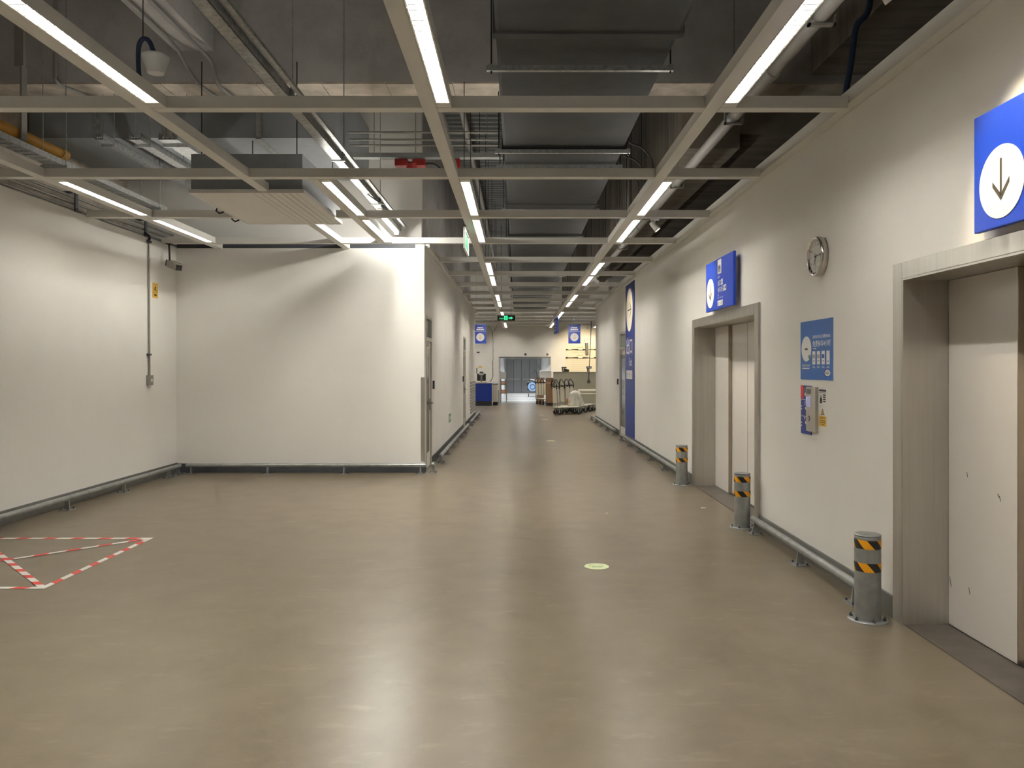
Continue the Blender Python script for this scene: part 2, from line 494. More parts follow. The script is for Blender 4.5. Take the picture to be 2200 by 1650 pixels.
# ------------------------------------------------------------------ ceiling grid
BW, BH = .10, .085
CB = [5.5 + 1.985 * k for k in range(-5, 16)]            # near faces of the cross beams
def cb(k): return 5.5 + 1.985 * (k - 1)                   # cb(1) is the first one in view
LB = [-4.58, -2.625, -.62, 1.372]
PAN = (-3.42, -2.22, 8.12, 9.90)                          # ceiling air unit
grid = thing('ceiling_grid', (0, 0, ZG), 'cream painted ceiling grid of square steel channels below the dark services', 'ceiling grid')
def gbeam(name, x0, x1, y0, y1, z0=ZG, h=BH):
    mb = MB().bbox(x0, x1, y0, y1, z0, z0 + h, .003)
    return mb.build(name, 'grid_paint', grid)
YEND = YF - .05
for X in LB:
    if X == LB[0]: segs = [(YBACK + .5, YB + .015)]
    elif X == LB[1]: segs = [(YBACK + .5, PAN[2] - .02), (PAN[3] + .02, YB + .015)]
    else: segs = [(YBACK + .5, YEND)]
    for a, b in segs: gbeam('long_beam', X - BW / 2, X + BW / 2, a, b)
gbeam('long_beam', -2.03, -1.94, cb(2) + BW + .004, cb(4) - .004)                       # short one beside the air unit
for X in (-4.58, -2.625, 3.36, 5.35, 7.34):
    gbeam('long_beam', X - BW / 2, X + BW / 2, (YLE if X < 0 else YRE) + .05, YEND)
gbeam('wall_channel', XR - .085, XR - .004, YBACK + .5, YRE, ZG + .035, .10)
gbeam('wall_channel', XC + .004, XC + .07, YB + .1, YLE, ZG + .03, .07)
for k in range(-4, 16):
    y0 = cb(k); y1 = y0 + BW
    if y1 > YEND: break
    if y1 < YB + .02: xl = XL + .02
    elif y0 < YLE: xl = XC + .075
    else: xl = -8.8
    xr = XR - .09 if y0 < YRE else 8.8
    cuts = [X for X in (LB if y1 < YB + .02 else ([-.62, 1.372] if y0 < YRE else [-.62, 1.372, 3.36, 5.35, 7.34]))]
    if y0 > YLE: cuts = [-4.58, -2.625] + cuts
    if k == 3: segs = [(xl, PAN[0] - .02), (PAN[1] + .02, xr)]
    else: segs = [(xl, xr)]
    for a, b in segs:
        pts = [a]
        for X in sorted(cuts):
            if a < X < b: pts += [X - BW / 2 - .002, X + BW / 2 + .002]
        if k == 3 and a > PAN[0]: pts += [-2.03 - .002, -1.94 + .002]
        pts = sorted(pts) + [b]
        if pts[0] != a: pts = [a] + pts
        for i in range(0, len(pts) - 1, 2):
            if pts[i + 1] - pts[i] > .03: gbeam('cross_beam', pts[i], pts[i + 1], y0, y1, ZG + .001)
# threaded hanger rods
for k in range(2, 10):
    for X in LB[2:]:
        if X < -1.5 and cb(k) > 11: continue
        for dx, dy in ((.02, .5),):
            yy = cb(k) + dy + (k % 3) * .4
            if PAN[0] < X + dx < PAN[1] and PAN[2] - .1 < yy < PAN[3] + .1: continue
            top = 4.82 if 8.75 < yy < 9.55 else (4.44 if (X < -2.2 and 9.65 < yy < 11.95) else ZS)
            MB().cyl((X + dx, yy, ZG + BH), (X + dx, yy, top), .005, n=6).build('hanger_rod', 'black', grid)

# ------------------------------------------------------------------ strip lights in the grid
LL, LO = .935, .835
def strip_light(separate, tube='lamp'):
    t = thing('strip_light', (0, 0, 0))
    mb = MB()
    w = .052
    for s in (-1, 1): mb.box(s * w, s * (w - .006), -LL, LL, 0, .085)
    mb.box(-w + .006, w - .006, -LL, LL, .079, .085)
    for s in (-1, 1): mb.box(-w + .006, w - .006, s * LO, s * LL, 0, .079)
    mb.build('housing', 'grid_paint', t)
    mb = MB()
    for s in (-1, 1): mb.box(s * (w - .007), s * (w - .010), -LO, LO, .003, .070)
    mb.build('reflector', 'grid_inner', t)
    MB().tube([(0, -LO + .01, .040), (0, LO - .01, .040)], .014, 10).build('lamp_tube', tube, t)
    MB().box(-.036, .036, -LO, LO, .0855, .0885).build('uplight_fill', 'fill_up', t)  # added glowing strip, lights the services above the grid
    MB().box(-.037, .037, -LO, LO, .070, .074).build('reflector_top', 'grid_inner', t)
    n = 27
    if separate:
        first = None
        for i in range(n):
            yy = -LO + 2 * LO * (i + .5) / n
            if first is None:
                first = MB().box(-.041, .041, -.005, .005, .002, .020).build('louvre_blade', 'blade_grey', t)
                o = first
            else:
                o = first.copy(); COL.objects.link(o)
            o.location = (0, yy, 0)
    else:
        mb = MB()
        for i in range(n):
            yy = -LO + 2 * LO * (i + .5) / n
            mb.box(-.041, .041, yy - .004, yy + .004, .002, .020)
        mb.build('louvre', 'blade_grey', t, kind='stuff')
    return t
near_proto = strip_light(True); far_proto = strip_light(False); old_proto = strip_light(False, 'lamp_old'); new_proto = strip_light(False, 'lamp_new')
used = {new_proto: False, near_proto: False, far_proto: False, old_proto: False}
def put_light(X, cell, proto, label, group):
    yc = cb(cell) + BW + (1.985 - BW) / 2
    loc = (X + .104, yc, ZG)
    if not used[proto]:
        used[proto] = True; o = proto; o.location = loc
    else:
        o = copy_at(proto, loc)
    tag(o, label, 'light', group)
for X, cells in ((LB[0], (-3, -1, 0, 2, 3)), (LB[1], (-3, -1, 0)), (LB[2], (-3, -1, 0, 2, 3, 5, 6, 8, 9, 11, 12, 14, 15)),
                 (LB[3], (-3, -1, 0, 2, 3, 5, 6, 8, 9, 11, 12, 14, 15)), (-2.038 + .052, (2, 3)), (-2.625, (11, 12, 14, 15)), (LB[0], (11, 12, 14, 15)), (3.36, (11, 12, 14, 15)), (5.35, (11, 12, 14))):  # side rows past the corridor are extra lamps added to brighten the far hall
    for c in cells:
        near = c == 0 and X != LB[0]
        if X == LB[0]: lab, g = 'louvred strip light in the grid channel nearest the left wall', 'strip lights along the left wall'
        elif X == LB[1] and c < 5: lab, g = 'louvred strip light in line with the white air unit', 'strip lights in line with the air unit'
        elif abs(X + 1.986) < .01: lab, g = 'louvred strip light in the short channel beside the white air unit', 'strip lights beside the air unit'
        elif X == LB[2]: lab, g = 'louvred strip light on the channel left of the black duct', 'strip lights left of the black duct'
        elif X == LB[3]: lab, g = 'louvred strip light on the channel between black duct and lift wall', 'strip lights between duct and lift wall'
        else: lab, g = 'louvred strip light added to brighten the far hall', 'added strip lights of the far hall'
        at = {-3: 'well behind the front lift', -1: 'just behind the front lift', 0: 'level with the front lift and bollard', 2: 'level with the lettered lift sign', 3: 'level with the bay wall corner',
              5: 'just short of the exit banner', 6: 'level with the exit banner', 8: 'level with the second corridor door', 9: 'level with the striped wall guard',
              11: 'at the end of the lift wall', 12: 'above the front trolleys', 14: 'above the blue desk', 15: 'close to the far wall'}[c]
        side = {LB[0]: 'beside the left wall', LB[1]: 'in line with the air unit', LB[2]: 'left of the black duct', LB[3]: 'between duct and lift wall', 3.36: 'added over the counter', 5.35: 'added past the counter'}.get(X, 'beside the air unit')
        put_light(X, c, near_proto if near else (old_proto if X == LB[0] and c < 5 else (new_proto if abs(X + 1.986) < .01 else far_proto)), 'louvred strip light ' + side + ', ' + at, g)

# ------------------------------------------------------------------ ceiling air unit
t = thing('air_unit', ((PAN[0] + PAN[1]) / 2, (PAN[2] + PAN[3]) / 2, ZG), 'large white panelled air unit set into the ceiling grid', 'air unit')
MB().bbox(PAN[0] + .02, PAN[1] - .02, PAN[2] + .02, PAN[3] - .02, ZG + .03, ZG + .40, .006).build('body', 'duct_grey', t)
pn = MB().bbox(PAN[0], PAN[1], PAN[2], PAN[3], ZG - .004, ZG + .03, .004).build('panel', 'panel_white', t)
mb = MB()
for s, a, b in (('y', PAN[2], PAN[2] + .02), ('y', PAN[3] - .02, PAN[3])): mb.box(PAN[0], PAN[1], a, b, ZG - .010, ZG - .003)
for a, b in ((PAN[0], PAN[0] + .02), (PAN[1] - .02, PAN[1])): mb.box(a, b, PAN[2] + .02, PAN[3] - .02, ZG - .010, ZG - .003)
mb.build('edge_frame', 'panel_white', pn)
for i in range(7):
    xx = PAN[0] + .66 + i * .074
    MB().box(xx, xx + (.010 if i in (2, 4, 5) else .004), PAN[2] + .03, PAN[3] - .03, ZG - .0052, ZG - .0035).build('groove', 'panel_groove', pn)
for yy in (9.05, 9.55):
    MB().tube([(PAN[0] + .02, yy, ZG + .05), (PAN[0] - .05, yy, ZG + .04), (PAN[0] - .07, yy, ZG - .01), (PAN[0] - .03, yy, ZG - .04), (PAN[0] + .02, yy, ZG - .02)], .010).build('latch_loop', 'black', t)
for x, y in ((PAN[0] + .1, PAN[2] + .1), (PAN[1] - .1, PAN[2] + .1), (PAN[0] + .1, PAN[3] - .1), (PAN[1] - .1, PAN[3] - .1)):
    MB().cyl((x, y, ZG + .40), (x, y, 4.82 if y < 9.5 else 4.45), .006, n=6).build('hanger_rod', 'black', t)

# ------------------------------------------------------------------ galvanised trunking with the bare tube
TX, TZ = -1.82, 3.70
t = thing('light_trunking', (TX, 6, TZ), 'long galvanised cable trunking running to the bay wall above the grid', 'trunking')
y = -6.0
for i in range(9):
    y1 = min(y + 2.02, 11.95)
    mb = MB()
    mb.box(TX - .05, TX + .05, y + .004, y1 - .004, TZ, TZ + .004); mb.box(TX - .05, TX - .046, y + .004, y1 - .004, TZ, TZ + .075); mb.box(TX + .046, TX + .05, y + .004, y1 - .004, TZ, TZ + .075)
    mb.build('trunking_length', 'galvanised', t)
    y = y1
for yy in (2.1, 4.1, 6.1, 7.9, 10.0):
    mb = MB()
    mb.box(TX + .052, TX + .075, yy - .02, yy + .02, TZ - .01, TZ + .12); mb.cyl((TX + .065, yy, TZ + .1), (TX + .065, yy, ZS), .005, n=6)
    mb.box(TX - .06, TX + .07, yy - .012, yy + .012, TZ - .012, TZ - .001)
    mb.build('hanger', 'galvanised', t)
MB().box(TX + .10, TX + .135, -6, 11.95, TZ + .03, TZ + .055).build('side_channel', 'galvanised', t)
MB().tube([(TX + .02, 9.4, TZ - .01), (TX + .08, 9.7, TZ - .03), (TX + .09, 10.1, TZ + .02)], .008).build('cable', 'black', t)
t = thing('tube_light', (TX, 11.1, TZ), 'bare bright tube light under the galvanised trunking', 'light')
MB().bbox(TX - .035, TX + .035, 10.3, 11.85, TZ - .045, TZ - .001, .004).build('housing', 'grid_paint', t)
mb = MB()
mb.tube([(TX, 10.4, TZ - .058), (TX, 11.75, TZ - .058)], .024, 10)
mb.build('tube', 'lamp_bare', t)
for yy in (10.36, 11.77): MB().box(TX - .03, TX + .03, yy - .02, yy + .02, TZ - .09, TZ - .045).build('lamp_holder', 'white_plastic', t)

# ------------------------------------------------------------------ black insulated duct
DX0, DX1, DZ = -.17, 1.245, 4.15
t = thing('insulated_duct', ((DX0 + DX1) / 2, 15, DZ), 'wide black insulated air duct running the length of the corridor', 'duct')
joints = [-4, -1, 2, 5.98, 9.15, 12.2, 15.1, 18.0, 21.0, 24.0, 27.0, 30.0, 33.0, 35.6]
for i in range(len(joints) - 1):
    a, b = joints[i], joints[i + 1]
    off = .0 if i < 4 else .012
    mb = MB().bbox(DX0 + off, DX1 - off, a + .01, b - .01, DZ + (.03 if i % 2 else 0), DZ + .55, .03)
    mb.build('duct_length', 'duct_dark', t)
for yy in joints[1:-1]:
    MB().bbox(DX0 - .02, DX1 + .025, yy - .05, yy + .05, DZ - .014, DZ + .57, .012).build('joint_flange', 'duct_dark', t)
for yy in (3.4, 6.55, 9.06, 9.75, 12.45, 15.4, 18.3, 21.3, 24.3, 27.3):
    mb = MB()
    mb.box(DX0 - .09, DX1 + .06, yy - .021, yy + .021, DZ - .062, DZ - .02)
    mb.build('strut', 'galvanised', t)
    for xx in (DX0 - .05, DX1 + .035):
        top = 4.81 if 8.8 < yy < 9.5 else ZS
        MB().cyl((xx, yy, DZ - .085), (xx, yy, top), .007, n=6).build('hanger_rod', 'black', t)
        MB().box(xx - .018, xx + .018, yy - .018, yy + .018, DZ - .02, DZ - .008).build('nut', 'rail_steel', t)

# ------------------------------------------------------------------ grey air duct crossing the bay
t = thing('air_duct', (-4, 10.8, 4.45), 'large grey sheet metal duct crossing above the left bay', 'duct')
DYA, DYB = 9.68, 11.9
xs = [-6.05, -5.2, -4.3, -3.2, -2.26]
for i in range(4):
    MB().bbox(xs[i] + .003, xs[i + 1] - .003, DYA, DYB, 4.45, 5.25, .006).build('duct_length', 'duct_grey', t)
for x in xs[1:-1]:
    mb = MB(); mb.box(x - .03, x + .03, DYA - .02, DYA, 4.44, 5.26); mb.box(x - .03, x + .03, DYA - .02, DYB, 4.43, 4.449); mb.build('flange', 'galvanised', t)

# ------------------------------------------------------------------ services above the grid
def service(name, mb, m, label, cat, group=None): return tag(mb.build(name, m), label, cat, group)
# galvanised troughs under the grey duct
for x, w, lab in ((-4.76, .09, 'narrow galvanised channel under the grey duct, beside the yellow pipe'),
                  (-4.36, .13, 'galvanised channel under the middle of the grey duct'),
                  (-3.98, .22, 'widest galvanised trough under the grey duct, beside the air unit')):
    t = thing('cable_trough', (x, 10.2, 4.2), lab, 'cable trough')
    mb = MB(); mb.box(x - w / 2, x + w / 2, 8.9, 11.8, 4.20, 4.206); mb.box(x - w / 2, x - w / 2 + .006, 8.9, 11.8, 4.206, 4.28); mb.box(x + w / 2 - .006, x + w / 2, 8.9, 11.8, 4.206, 4.28)
    mb.build('trough', 'galvanised', t)
    for yy in (9.1, 10.4, 11.6):
        mb = MB(); mb.box(x - w / 2 - .03, x + w / 2 + .03, yy - .015, yy + .015, 4.17, 4.199)
        for s in (-1, 1): mb.cyl((x + s * (w / 2 + .02), yy, 4.2), (x + s * (w / 2 + .02), yy, 4.449 if yy > 9.7 else 4.79), .005, n=6)
        mb.build('bracket', 'galvanised', t)
    mb = MB()
    for j in (-1, 0, 1): mb.tube([(x + j * w * .25, 8.9, 4.225), (x + j * w * .25, 11.8, 4.225)], .012, 6)
    mb.build('cable_bundle', 'grey_print', t)
# yellow pipe
t = thing('yellow_pipe', (-5.3, 8, 4.1), 'yellow insulated pipe hanging high beside the left wall', 'pipe')
MB().cyl((-5.32, 5.0, 4.1), (-5.32, 9.15, 4.1), .055, n=16).build('pipe', 'yellow_pipe', t)
MB().cyl((-5.32, 9.08, 4.1), (-5.32, 9.2, 4.1), .062, n=16).build('end_cap', 'yellow_pipe', t)
for yy in (6.4, 8.3):
    mb = MB(); mb.box(-5.40, -5.24, yy - .025, yy + .025, 4.02, 4.04); mb.box(-5.255, -5.235, yy - .045, yy + .045, 4.02, 4.80 if yy < 8 else 4.80); mb.box(-5.33, -5.235, yy - .02, yy + .02, 4.80, ZS + .05)
    mb.build('bracket', 'conduit', t)
# perforated tray
t = thing('cable_tray', (-4.98, 9, 3.78), 'perforated steel cable tray above the left wall lights', 'cable tray')
mb = MB(); mb.box(-5.07, -5.065, 5, 10.9, 3.78, 3.84); mb.box(-4.885, -4.88, 5, 10.9, 3.78, 3.84)
yy = 5.0
while yy < 10.8:
    mb.box(-5.065, -4.885, yy, yy + .09, 3.78, 3.785); yy += .13
mb.box(-5.065, -5.0, 5, 10.9, 3.785, 3.788); mb.box(-4.95, -4.885, 5, 10.9, 3.785, 3.788)
mb.build('tray', 'galvanised', t)
for yy in (6.2, 8.4, 10.6):
    mb = MB(); mb.box(-5.12, -4.83, yy - .015, yy + .015, 3.745, 3.779)
    for xx in (-5.10, -4.85): mb.cyl((xx, yy, 3.75), (xx, yy, 4.449 if yy > 9.7 else (4.81 if yy > 8.8 else ZS + .05)), .005, n=6)
    mb.build('bracket', 'galvanised', t)
# conduits along the left wall top
for i, (x, z) in enumerate(((-5.30, 3.50), (-5.33, 3.58), (-5.37, 3.67))):
    service('wall_conduit', MB().cyl((x, -4, z), (x, 12.18, z), .018, n=8), 'conduit', ('lowest', 'middle', 'topmost')[i] + ' of three thin conduits running above the left wall', 'conduit', None)
for yy in (9.35, 11.1):
    mb = MB().box(-5.42, -5.27, yy - .03, yy + .03, 3.695, 3.71)
    mb.box(-5.285, -5.27, yy - .03, yy + .03, 3.40, 3.71)
    service('conduit_clamp', mb, 'base_dark', 'dark clamp bracket holding the conduits above the left wall', 'clamp', 'conduit clamps')
# conduits dropping down the concrete beam
def smooth_pts(pts, n=5):
    out = []
    P = [Vector(p) for p in pts]
    P = [2 * P[0] - P[1]] + P + [2 * P[-1] - P[-2]]
    for i in range(1, len(P) - 2):
        for k in range(n):
            t_ = k / n
            a, b, c, d = P[i - 1], P[i], P[i + 1], P[i + 2]
            out.append(.5 * ((2 * b) + (c - a) * t_ + (2 * a - 5 * b + 4 * c - d) * t_ ** 2 + (3 * b - a - 3 * c + d) * t_ ** 3))
    out.append(P[-2]); return out
for pts, lab in (([(-3.76, 2, 5.14), (-3.76, 7.6, 5.14), (-3.74, 8.5, 5.12), (-3.70, 8.74, 4.98), (-3.60, 8.76, 4.82), (-3.57, 8.9, 4.78), (-3.5, 9.4, 4.77)], 'left grey conduit bending down the concrete beam behind the bowl lamp'),
                 ([(-3.54, 2, 5.14), (-3.54, 7.6, 5.14), (-3.50, 8.5, 5.12), (-3.42, 8.74, 5.02), (-3.38, 8.76, 4.84), (-3.36, 8.9, 4.78), (-3.3, 9.4, 4.77)], 'right grey conduit bending down the concrete beam behind the bowl lamp'),
                 ([(-5.18, 8.77, 5.9), (-5.18, 8.77, 5.0), (-5.17, 8.76, 4.82), (-5.1, 8.9, 4.78), (-4.95, 9.3, 4.77)], 'straight grey conduit dropping down the concrete beam near the left wall')):
    service('drop_conduit', MB().tube(smooth_pts(pts), .02, 8), 'pvc_grey', lab, 'conduit')
# bowl lamp on its wire, with the blue hose
BX, BY, BZ = -2.87, 6.2, 3.94
t = thing('bowl_lamp', (BX, BY, BZ), 'small frosted bowl lamp hanging on a dark blue hose', 'lamp')
mb = MB(frame((BX, BY, BZ), (1, 0, 0), (0, 1, 0)))
mb.lathe([(0, 0), (.060, 0), (.068, .012), (.072, .03), (.104, .115), (.106, .132), (.09, .142), (.03, .150), (0, .152)], 32)
mb.build('bowl', 'frosted', t)
MB(frame((BX, BY, BZ), (1, 0, 0), (0, 1, 0))).lathe([(0.0, -.001), (.056, -.001), (.062, .006), (.062, -.004), (0, -.006)], 24).build('base_ring', 'panel_white', t)
MB().tube(smooth_pts([(BX - .01, BY, BZ + .15), (BX - .05, BY, BZ + .25), (BX - .10, BY, BZ + .27), (BX - .135, BY, BZ + .2), (BX - .135, BY, BZ + .02), (BX - .12, BY, BZ - .06), (BX - .11, BY, BZ - .13)], 7), .019, 8).build('hose', 'hose_blue', t)
MB().cyl((BX - .10, BY, BZ + .26), (BX - .10, BY, ZS + .06), .004, n=6).build('wire', 'black', t)
# grey round drain pipe along the lift wall
t = thing('drain_pipe', (2.02, 10, 3.95), 'grey round pipe running above the lift wall', 'pipe')
for a, b in ((-5, 1.0), (1.0, 4.1), (4.1, 6.2), (6.2, 9.5), (9.5, 13), (13, 24)):
    MB().cyl((2.02, a + .005, 3.95), (2.02, b - .005, 3.95), .055, n=16).build('pipe_length', 'pvc_grey', t)
for yy in (1.0, 4.1, 6.2, 9.5, 13):
    MB().cyl((2.02, yy - .05, 3.95), (2.02, yy + .05, 3.95), .064, n=16).build('socket', 'pvc_grey', t)
for yy in (5.2, 7.3, 9.9, 12.0, 15, 18):
    mb = MB(); mb.box(1.93, 2.11, yy - .02, yy + .02, 3.875, 3.89); mb.box(1.93, 1.945, yy - .02, yy + .02, 3.875, 4.06); mb.box(2.095, 2.11, yy - .02, yy + .02, 3.875, 4.06); mb.box(1.93, 2.11, yy - .02, yy + .02, 4.045, 4.06)
    mb.cyl((2.02, yy, 4.06), (2.02, yy, 4.27 if yy > 9.5 else (4.81 if yy > 8.8 else ZS + .06)), .006, n=6)
    mb.build('clamp', 'conduit', t)
service('flexible_hose', MB().tube(smooth_pts([(2.72, 6.0, 4.9), (2.70, 6.0, 4.38), (2.60, 6.0, 4.22), (2.56, 6.0, 3.95), (2.53, 6.0, 3.78), (2.50, 6.0, 3.60), (2.48, 6.0, 3.50)], 6), .024, 8), 'hose_blue', 'dark blue flexible hose rising from the lift wall top', 'hose')
# transverse conduits and tray left of the black duct
for z, yy in ((4.66, 10.15), (4.58, 10.2), (4.52, 10.25)):
    service('cross_conduit', MB().cyl((-2.2, yy, z), (DX0 - .03, yy, z), .013, n=6), 'conduit', {4.66: 'upper', 4.58: 'middle', 4.52: 'lower'}[z] + ' thin conduit crossing above the corridor left of the black duct', 'conduit')
mb = MB(); mb.box(-2.2, DX0 - .03, 10.3, 10.42, 4.38, 4.385); mb.box(-2.2, DX0 - .03, 10.3, 10.304, 4.385, 4.44); mb.box(-2.2, DX0 - .03, 10.416, 10.42, 4.385, 4.44)
for xx in (-1.9, -1.35, -.4): mb.cyl((xx, 10.36, 4.38), (xx, 10.36, ZS + .03), .005, n=6)
service('cross_tray', mb, 'deck_steel', 'dark cable tray crossing above the corridor left of the black duct', 'cable tray')
for x0, x1, lab in ((-1.62, -1.22, 'longer red alarm module under the crossing cable tray'), (-.84, -.76, 'small red alarm module beside the long grid channel')):
    t = thing('alarm_module', ((x0 + x1) / 2, 10.36, 4.26), lab, 'alarm box')
    if x1 - x0 > .2:
        MB().bbox(x0, x0 + .17, 10.3, 10.42, 4.27, 4.36, .008).build('box', 'red_dark', t)
        MB().bbox(x1 - .17, x1, 10.3, 10.42, 4.27, 4.36, .008).build('box', 'red_dark', t)
        MB().box(x0 + .17, x1 - .17, 10.33, 10.39, 4.30, 4.33).build('link', 'black', t)
        MB().cyl((x0 + .22, 10.36, 4.16), (x0 + .22, 10.36, 4.30), .04, .09, n=16).build('horn', 'red_dark', t)
        MB().tube(smooth_pts([(x1, 10.36, 4.31), (x1 + .12, 10.36, 4.30), (x1 + .25, 10.36, 4.20), (x1 + .45, 10.36, 4.17)]), .014).build('cable', 'black', t)
        MB().cyl((x0 + .085, 10.36, 4.36), (x0 + .085, 10.36, 4.379), .01).build('stem', 'conduit', t)
    else:
        MB().bbox(x0, x1, 10.3, 10.42, 4.22, 4.36, .008).build('box', 'red_dark', t)
        MB().cyl((x0 + .04, 10.36, 4.36), (x0 + .04, 10.36, 4.379), .01).build('stem', 'conduit', t)
# two round pipes running deep above the bay corner
for x, z, r, lab in ((-1.05, 4.95, .09, 'thick round pipe left of the black duct high above the corridor'), (-.72, 4.95, .04, 'thin round pipe left of the black duct high above the corridor')):
    service('round_pipe', MB().cyl((x, 9.5, z), (x, 26, z), r, n=12), 'pvc_grey', lab, 'pipe')
# dark cables hanging beside the duct
for i, yy in enumerate((10.0, 10.6, 11.2)):
    service('cable_loop', MB().tube(smooth_pts([(1.45, yy, 4.7), (1.42, yy, 4.5), (1.6, yy + .1, 4.45), (1.75, yy + .2, 4.3), (1.75, yy + .3, 4.05), (1.72, yy + .5, 3.95)]), .012, 6), 'black', 'black cable loop hanging between black duct and bulkhead', 'cable', 'cable loops beside the duct')
for i, yy in enumerate((12.0, 12.25, 12.5, 12.8, 13.4, 14.2)):
    service('riser_conduit', MB().cyl((1.70 + .05 * (i % 3), yy, 4.0 + .05 * i), (1.70 + .05 * (i % 3), yy, ZS), .02, n=6), 'conduit', 'vertical riser conduit in the dark gap beside the bulkhead', 'conduit', 'riser conduits beside the bulkhead')
# ------------------------------------------------------------------ lifts
def lift(name, a, b, label, scuffs):
    """opening from y=a (near) to y=b (far)"""
    t = thing(name, (XR, (a + b) / 2, 0), kind='structure'); t['label'] = label
    fw, dep = .12, .305
    for (p, q) in ((b, b + fw), (a - fw, a)):
        MB().bbox(XR - .022, XR + .002, p, q, 0, ZE + .10, .003).build('architrave', 'stainless', t)
    MB().bbox(XR - .022, XR + .002, a + .002, b - .002, ZE, ZE + .10, .003).build('lintel', 'stainless', t)
    for (p, q) in ((b - .012, b), (a, a + .012)):
        MB().box(XR - .02, XR + dep, p, q, 0, ZE).build('jamb', 'stainless', t)
    MB().box(XR - .02, XR + dep, a + .012, b - .012, ZE - .012, ZE).build('head_lining', 'stainless', t)
    MB().box(XR - .01, XR + dep + .06, a + .012, b - .012, .001, .008).build('sill', 'sill_metal', t)
    w = (b - a - .024) / 4
    far = b - .012
    zt = ZE - .014
    for i in range(4):
        y1 = far - i * w; y0 = y1 - w
        x = XR + .262 if i in (0, 3) else XR + .307
        pb = .002
        p = MB().bbox(x, x + .035, y0 + pb, y1 - pb, .014, zt, .003).build('door_panel', 'door_white', t)
        if i in (0, 3):
            e0, e1 = (y0 - .006, y0 + .001) if i == 0 else (y1 - .001, y1 + .006)
            MB().box(x - .001, x + .043, e0, e1, .014, zt).build('edge_strip', 'stainless_edge', p)
        if i == 2: MB().box(x - .0015, x + .001, y1 - .0035, y1 + .001, .014, zt).build('seam', 'black', p)
    MB().box(XR + .27, XR + .36, a + .02, b - .02, .008, .0145).build('door_track', 'black', t)
    mb = MB()
    for (yy, zz, l, tx) in scuffs:
        mb.add([(tx, yy, zz), (tx, yy - .006, zz + .002), (tx, yy - .006 - .3 * l, zz - l), (tx, yy - .3 * l, zz - l)], [(0, 1, 2, 3)])
    if scuffs: mb.build('scuff_mark', 'black', t)
    return t
sx = XR + .2605
lift('door_1', E1[0], E1[1], 'white steel lift doors in a stainless frame under the sign with only an arrow', [(4.66, .98, .03, sx), (4.36, .90, .02, sx), (4.64, .30, .04, sx), (4.845, .31, .06, sx), (4.345, .89, .03, sx)])
lift('door_2', E2[0], E2[1], 'white steel lift doors in a stainless frame under the lettered exit sign', [(8.98, 1.98, .03, XR + .3055)])

# ------------------------------------------------------------------ corridor doors
def side_door(name, M, w, label, vision=True):
    """M: frame with u to the right, v up, w out of the wall; origin at the bottom left of the opening"""
    t = thing(name, tuple(M.translation), kind='structure'); t['label'] = label
    def B(*a): return MB(M).box(*a)
    for u0, u1 in ((0, .05), (w - .05, w)): B(u0, u1, 0, ZD, -.10, .012).build('frame_post', 'stainless', t)
    B(.05, w - .05, ZD - .05, ZD, -.10, .012).build('frame_head', 'stainless', t)
    B(.05, w - .05, 2.03, 2.09, -.10, .012).build('frame_rail', 'stainless', t)
    B(.05, w - .05, 2.09, ZD - .05, -.028, -.018).build('pane', 'teal_glass', t)
    leaf = B(.054, w - .054, .01, 2.026, -.055, -.015).build('leaf', 'grid_paint', t)
    if vision: B(.10, w - .18, .25, 1.92, -.016, -.012).build('vision_pane', 'dark_glass', leaf)
    mb = MB(M)
    mb.box(w - .15, w - .10, .92, 1.10, -.016, -.006); mb.cyl((w - .125, 1.03, -.015), (w - .125, 1.03, .045), .010); mb.cyl((w - .125, 1.03, .04), (w - .25, 1.03, .04), .010)
    mb.build('lever_handle', 'chrome', leaf)
    mb = MB(M); mb.box(.10, .34, 1.94, 1.99, -.016, .035); mb.box(.2, .5, 1.995, 2.005, -.016, .02)
    mb.build('door_closer', 'stainless', leaf)
    return t
side_door('door_3', on_right(D3[1], 0, XR), D3[1] - D3[0], 'single grey door with glass transom beside the tall blue exit banner')
side_door('door_4', on_left(D4[0], 0, XC), D4[1] - D4[0], 'narrow glazed door at the corner of the corridor wall')
side_door('door_5', on_left(D5[0], 0, XC), D5[1] - D5[0], 'narrow glazed door further down the corridor wall, by the striped guard')
# freight doors at the end of the passage
t = thing('door_6', (.25, 52, 0), kind='structure'); t['label'] = 'tall grey double freight doors at the end of the passage'
DY = 51.7
MB().box(PX0, -.775, DY - .05, DY + .2, 0, 2.35).build('frame_post', 'passage_metal', t)
MB().box(1.28, PX1, DY - .05, DY + .2, 0, 2.35).build('frame_post', 'passage_metal', t)
MB().box(-.775, 1.28, DY - .05, DY + .2, 2.17, 2.35).build('frame_head', 'passage_metal', t)
for a, b in ((-.77, .245), (.26, 1.275)):
    p = MB().bbox(a, b, DY, DY + .06, .01, 2.165, .006).build('door_leaf', 'freight_door', t)
    MB().box(a + (b - a) * .49, a + (b - a) * .51, DY - .006, DY, .02, 2.15).build('panel_seam', 'base_dark', p)
    MB().box(a + .1, b - .1, DY - .008, DY, .86, .90).build('push_rail', 'scratch', p)
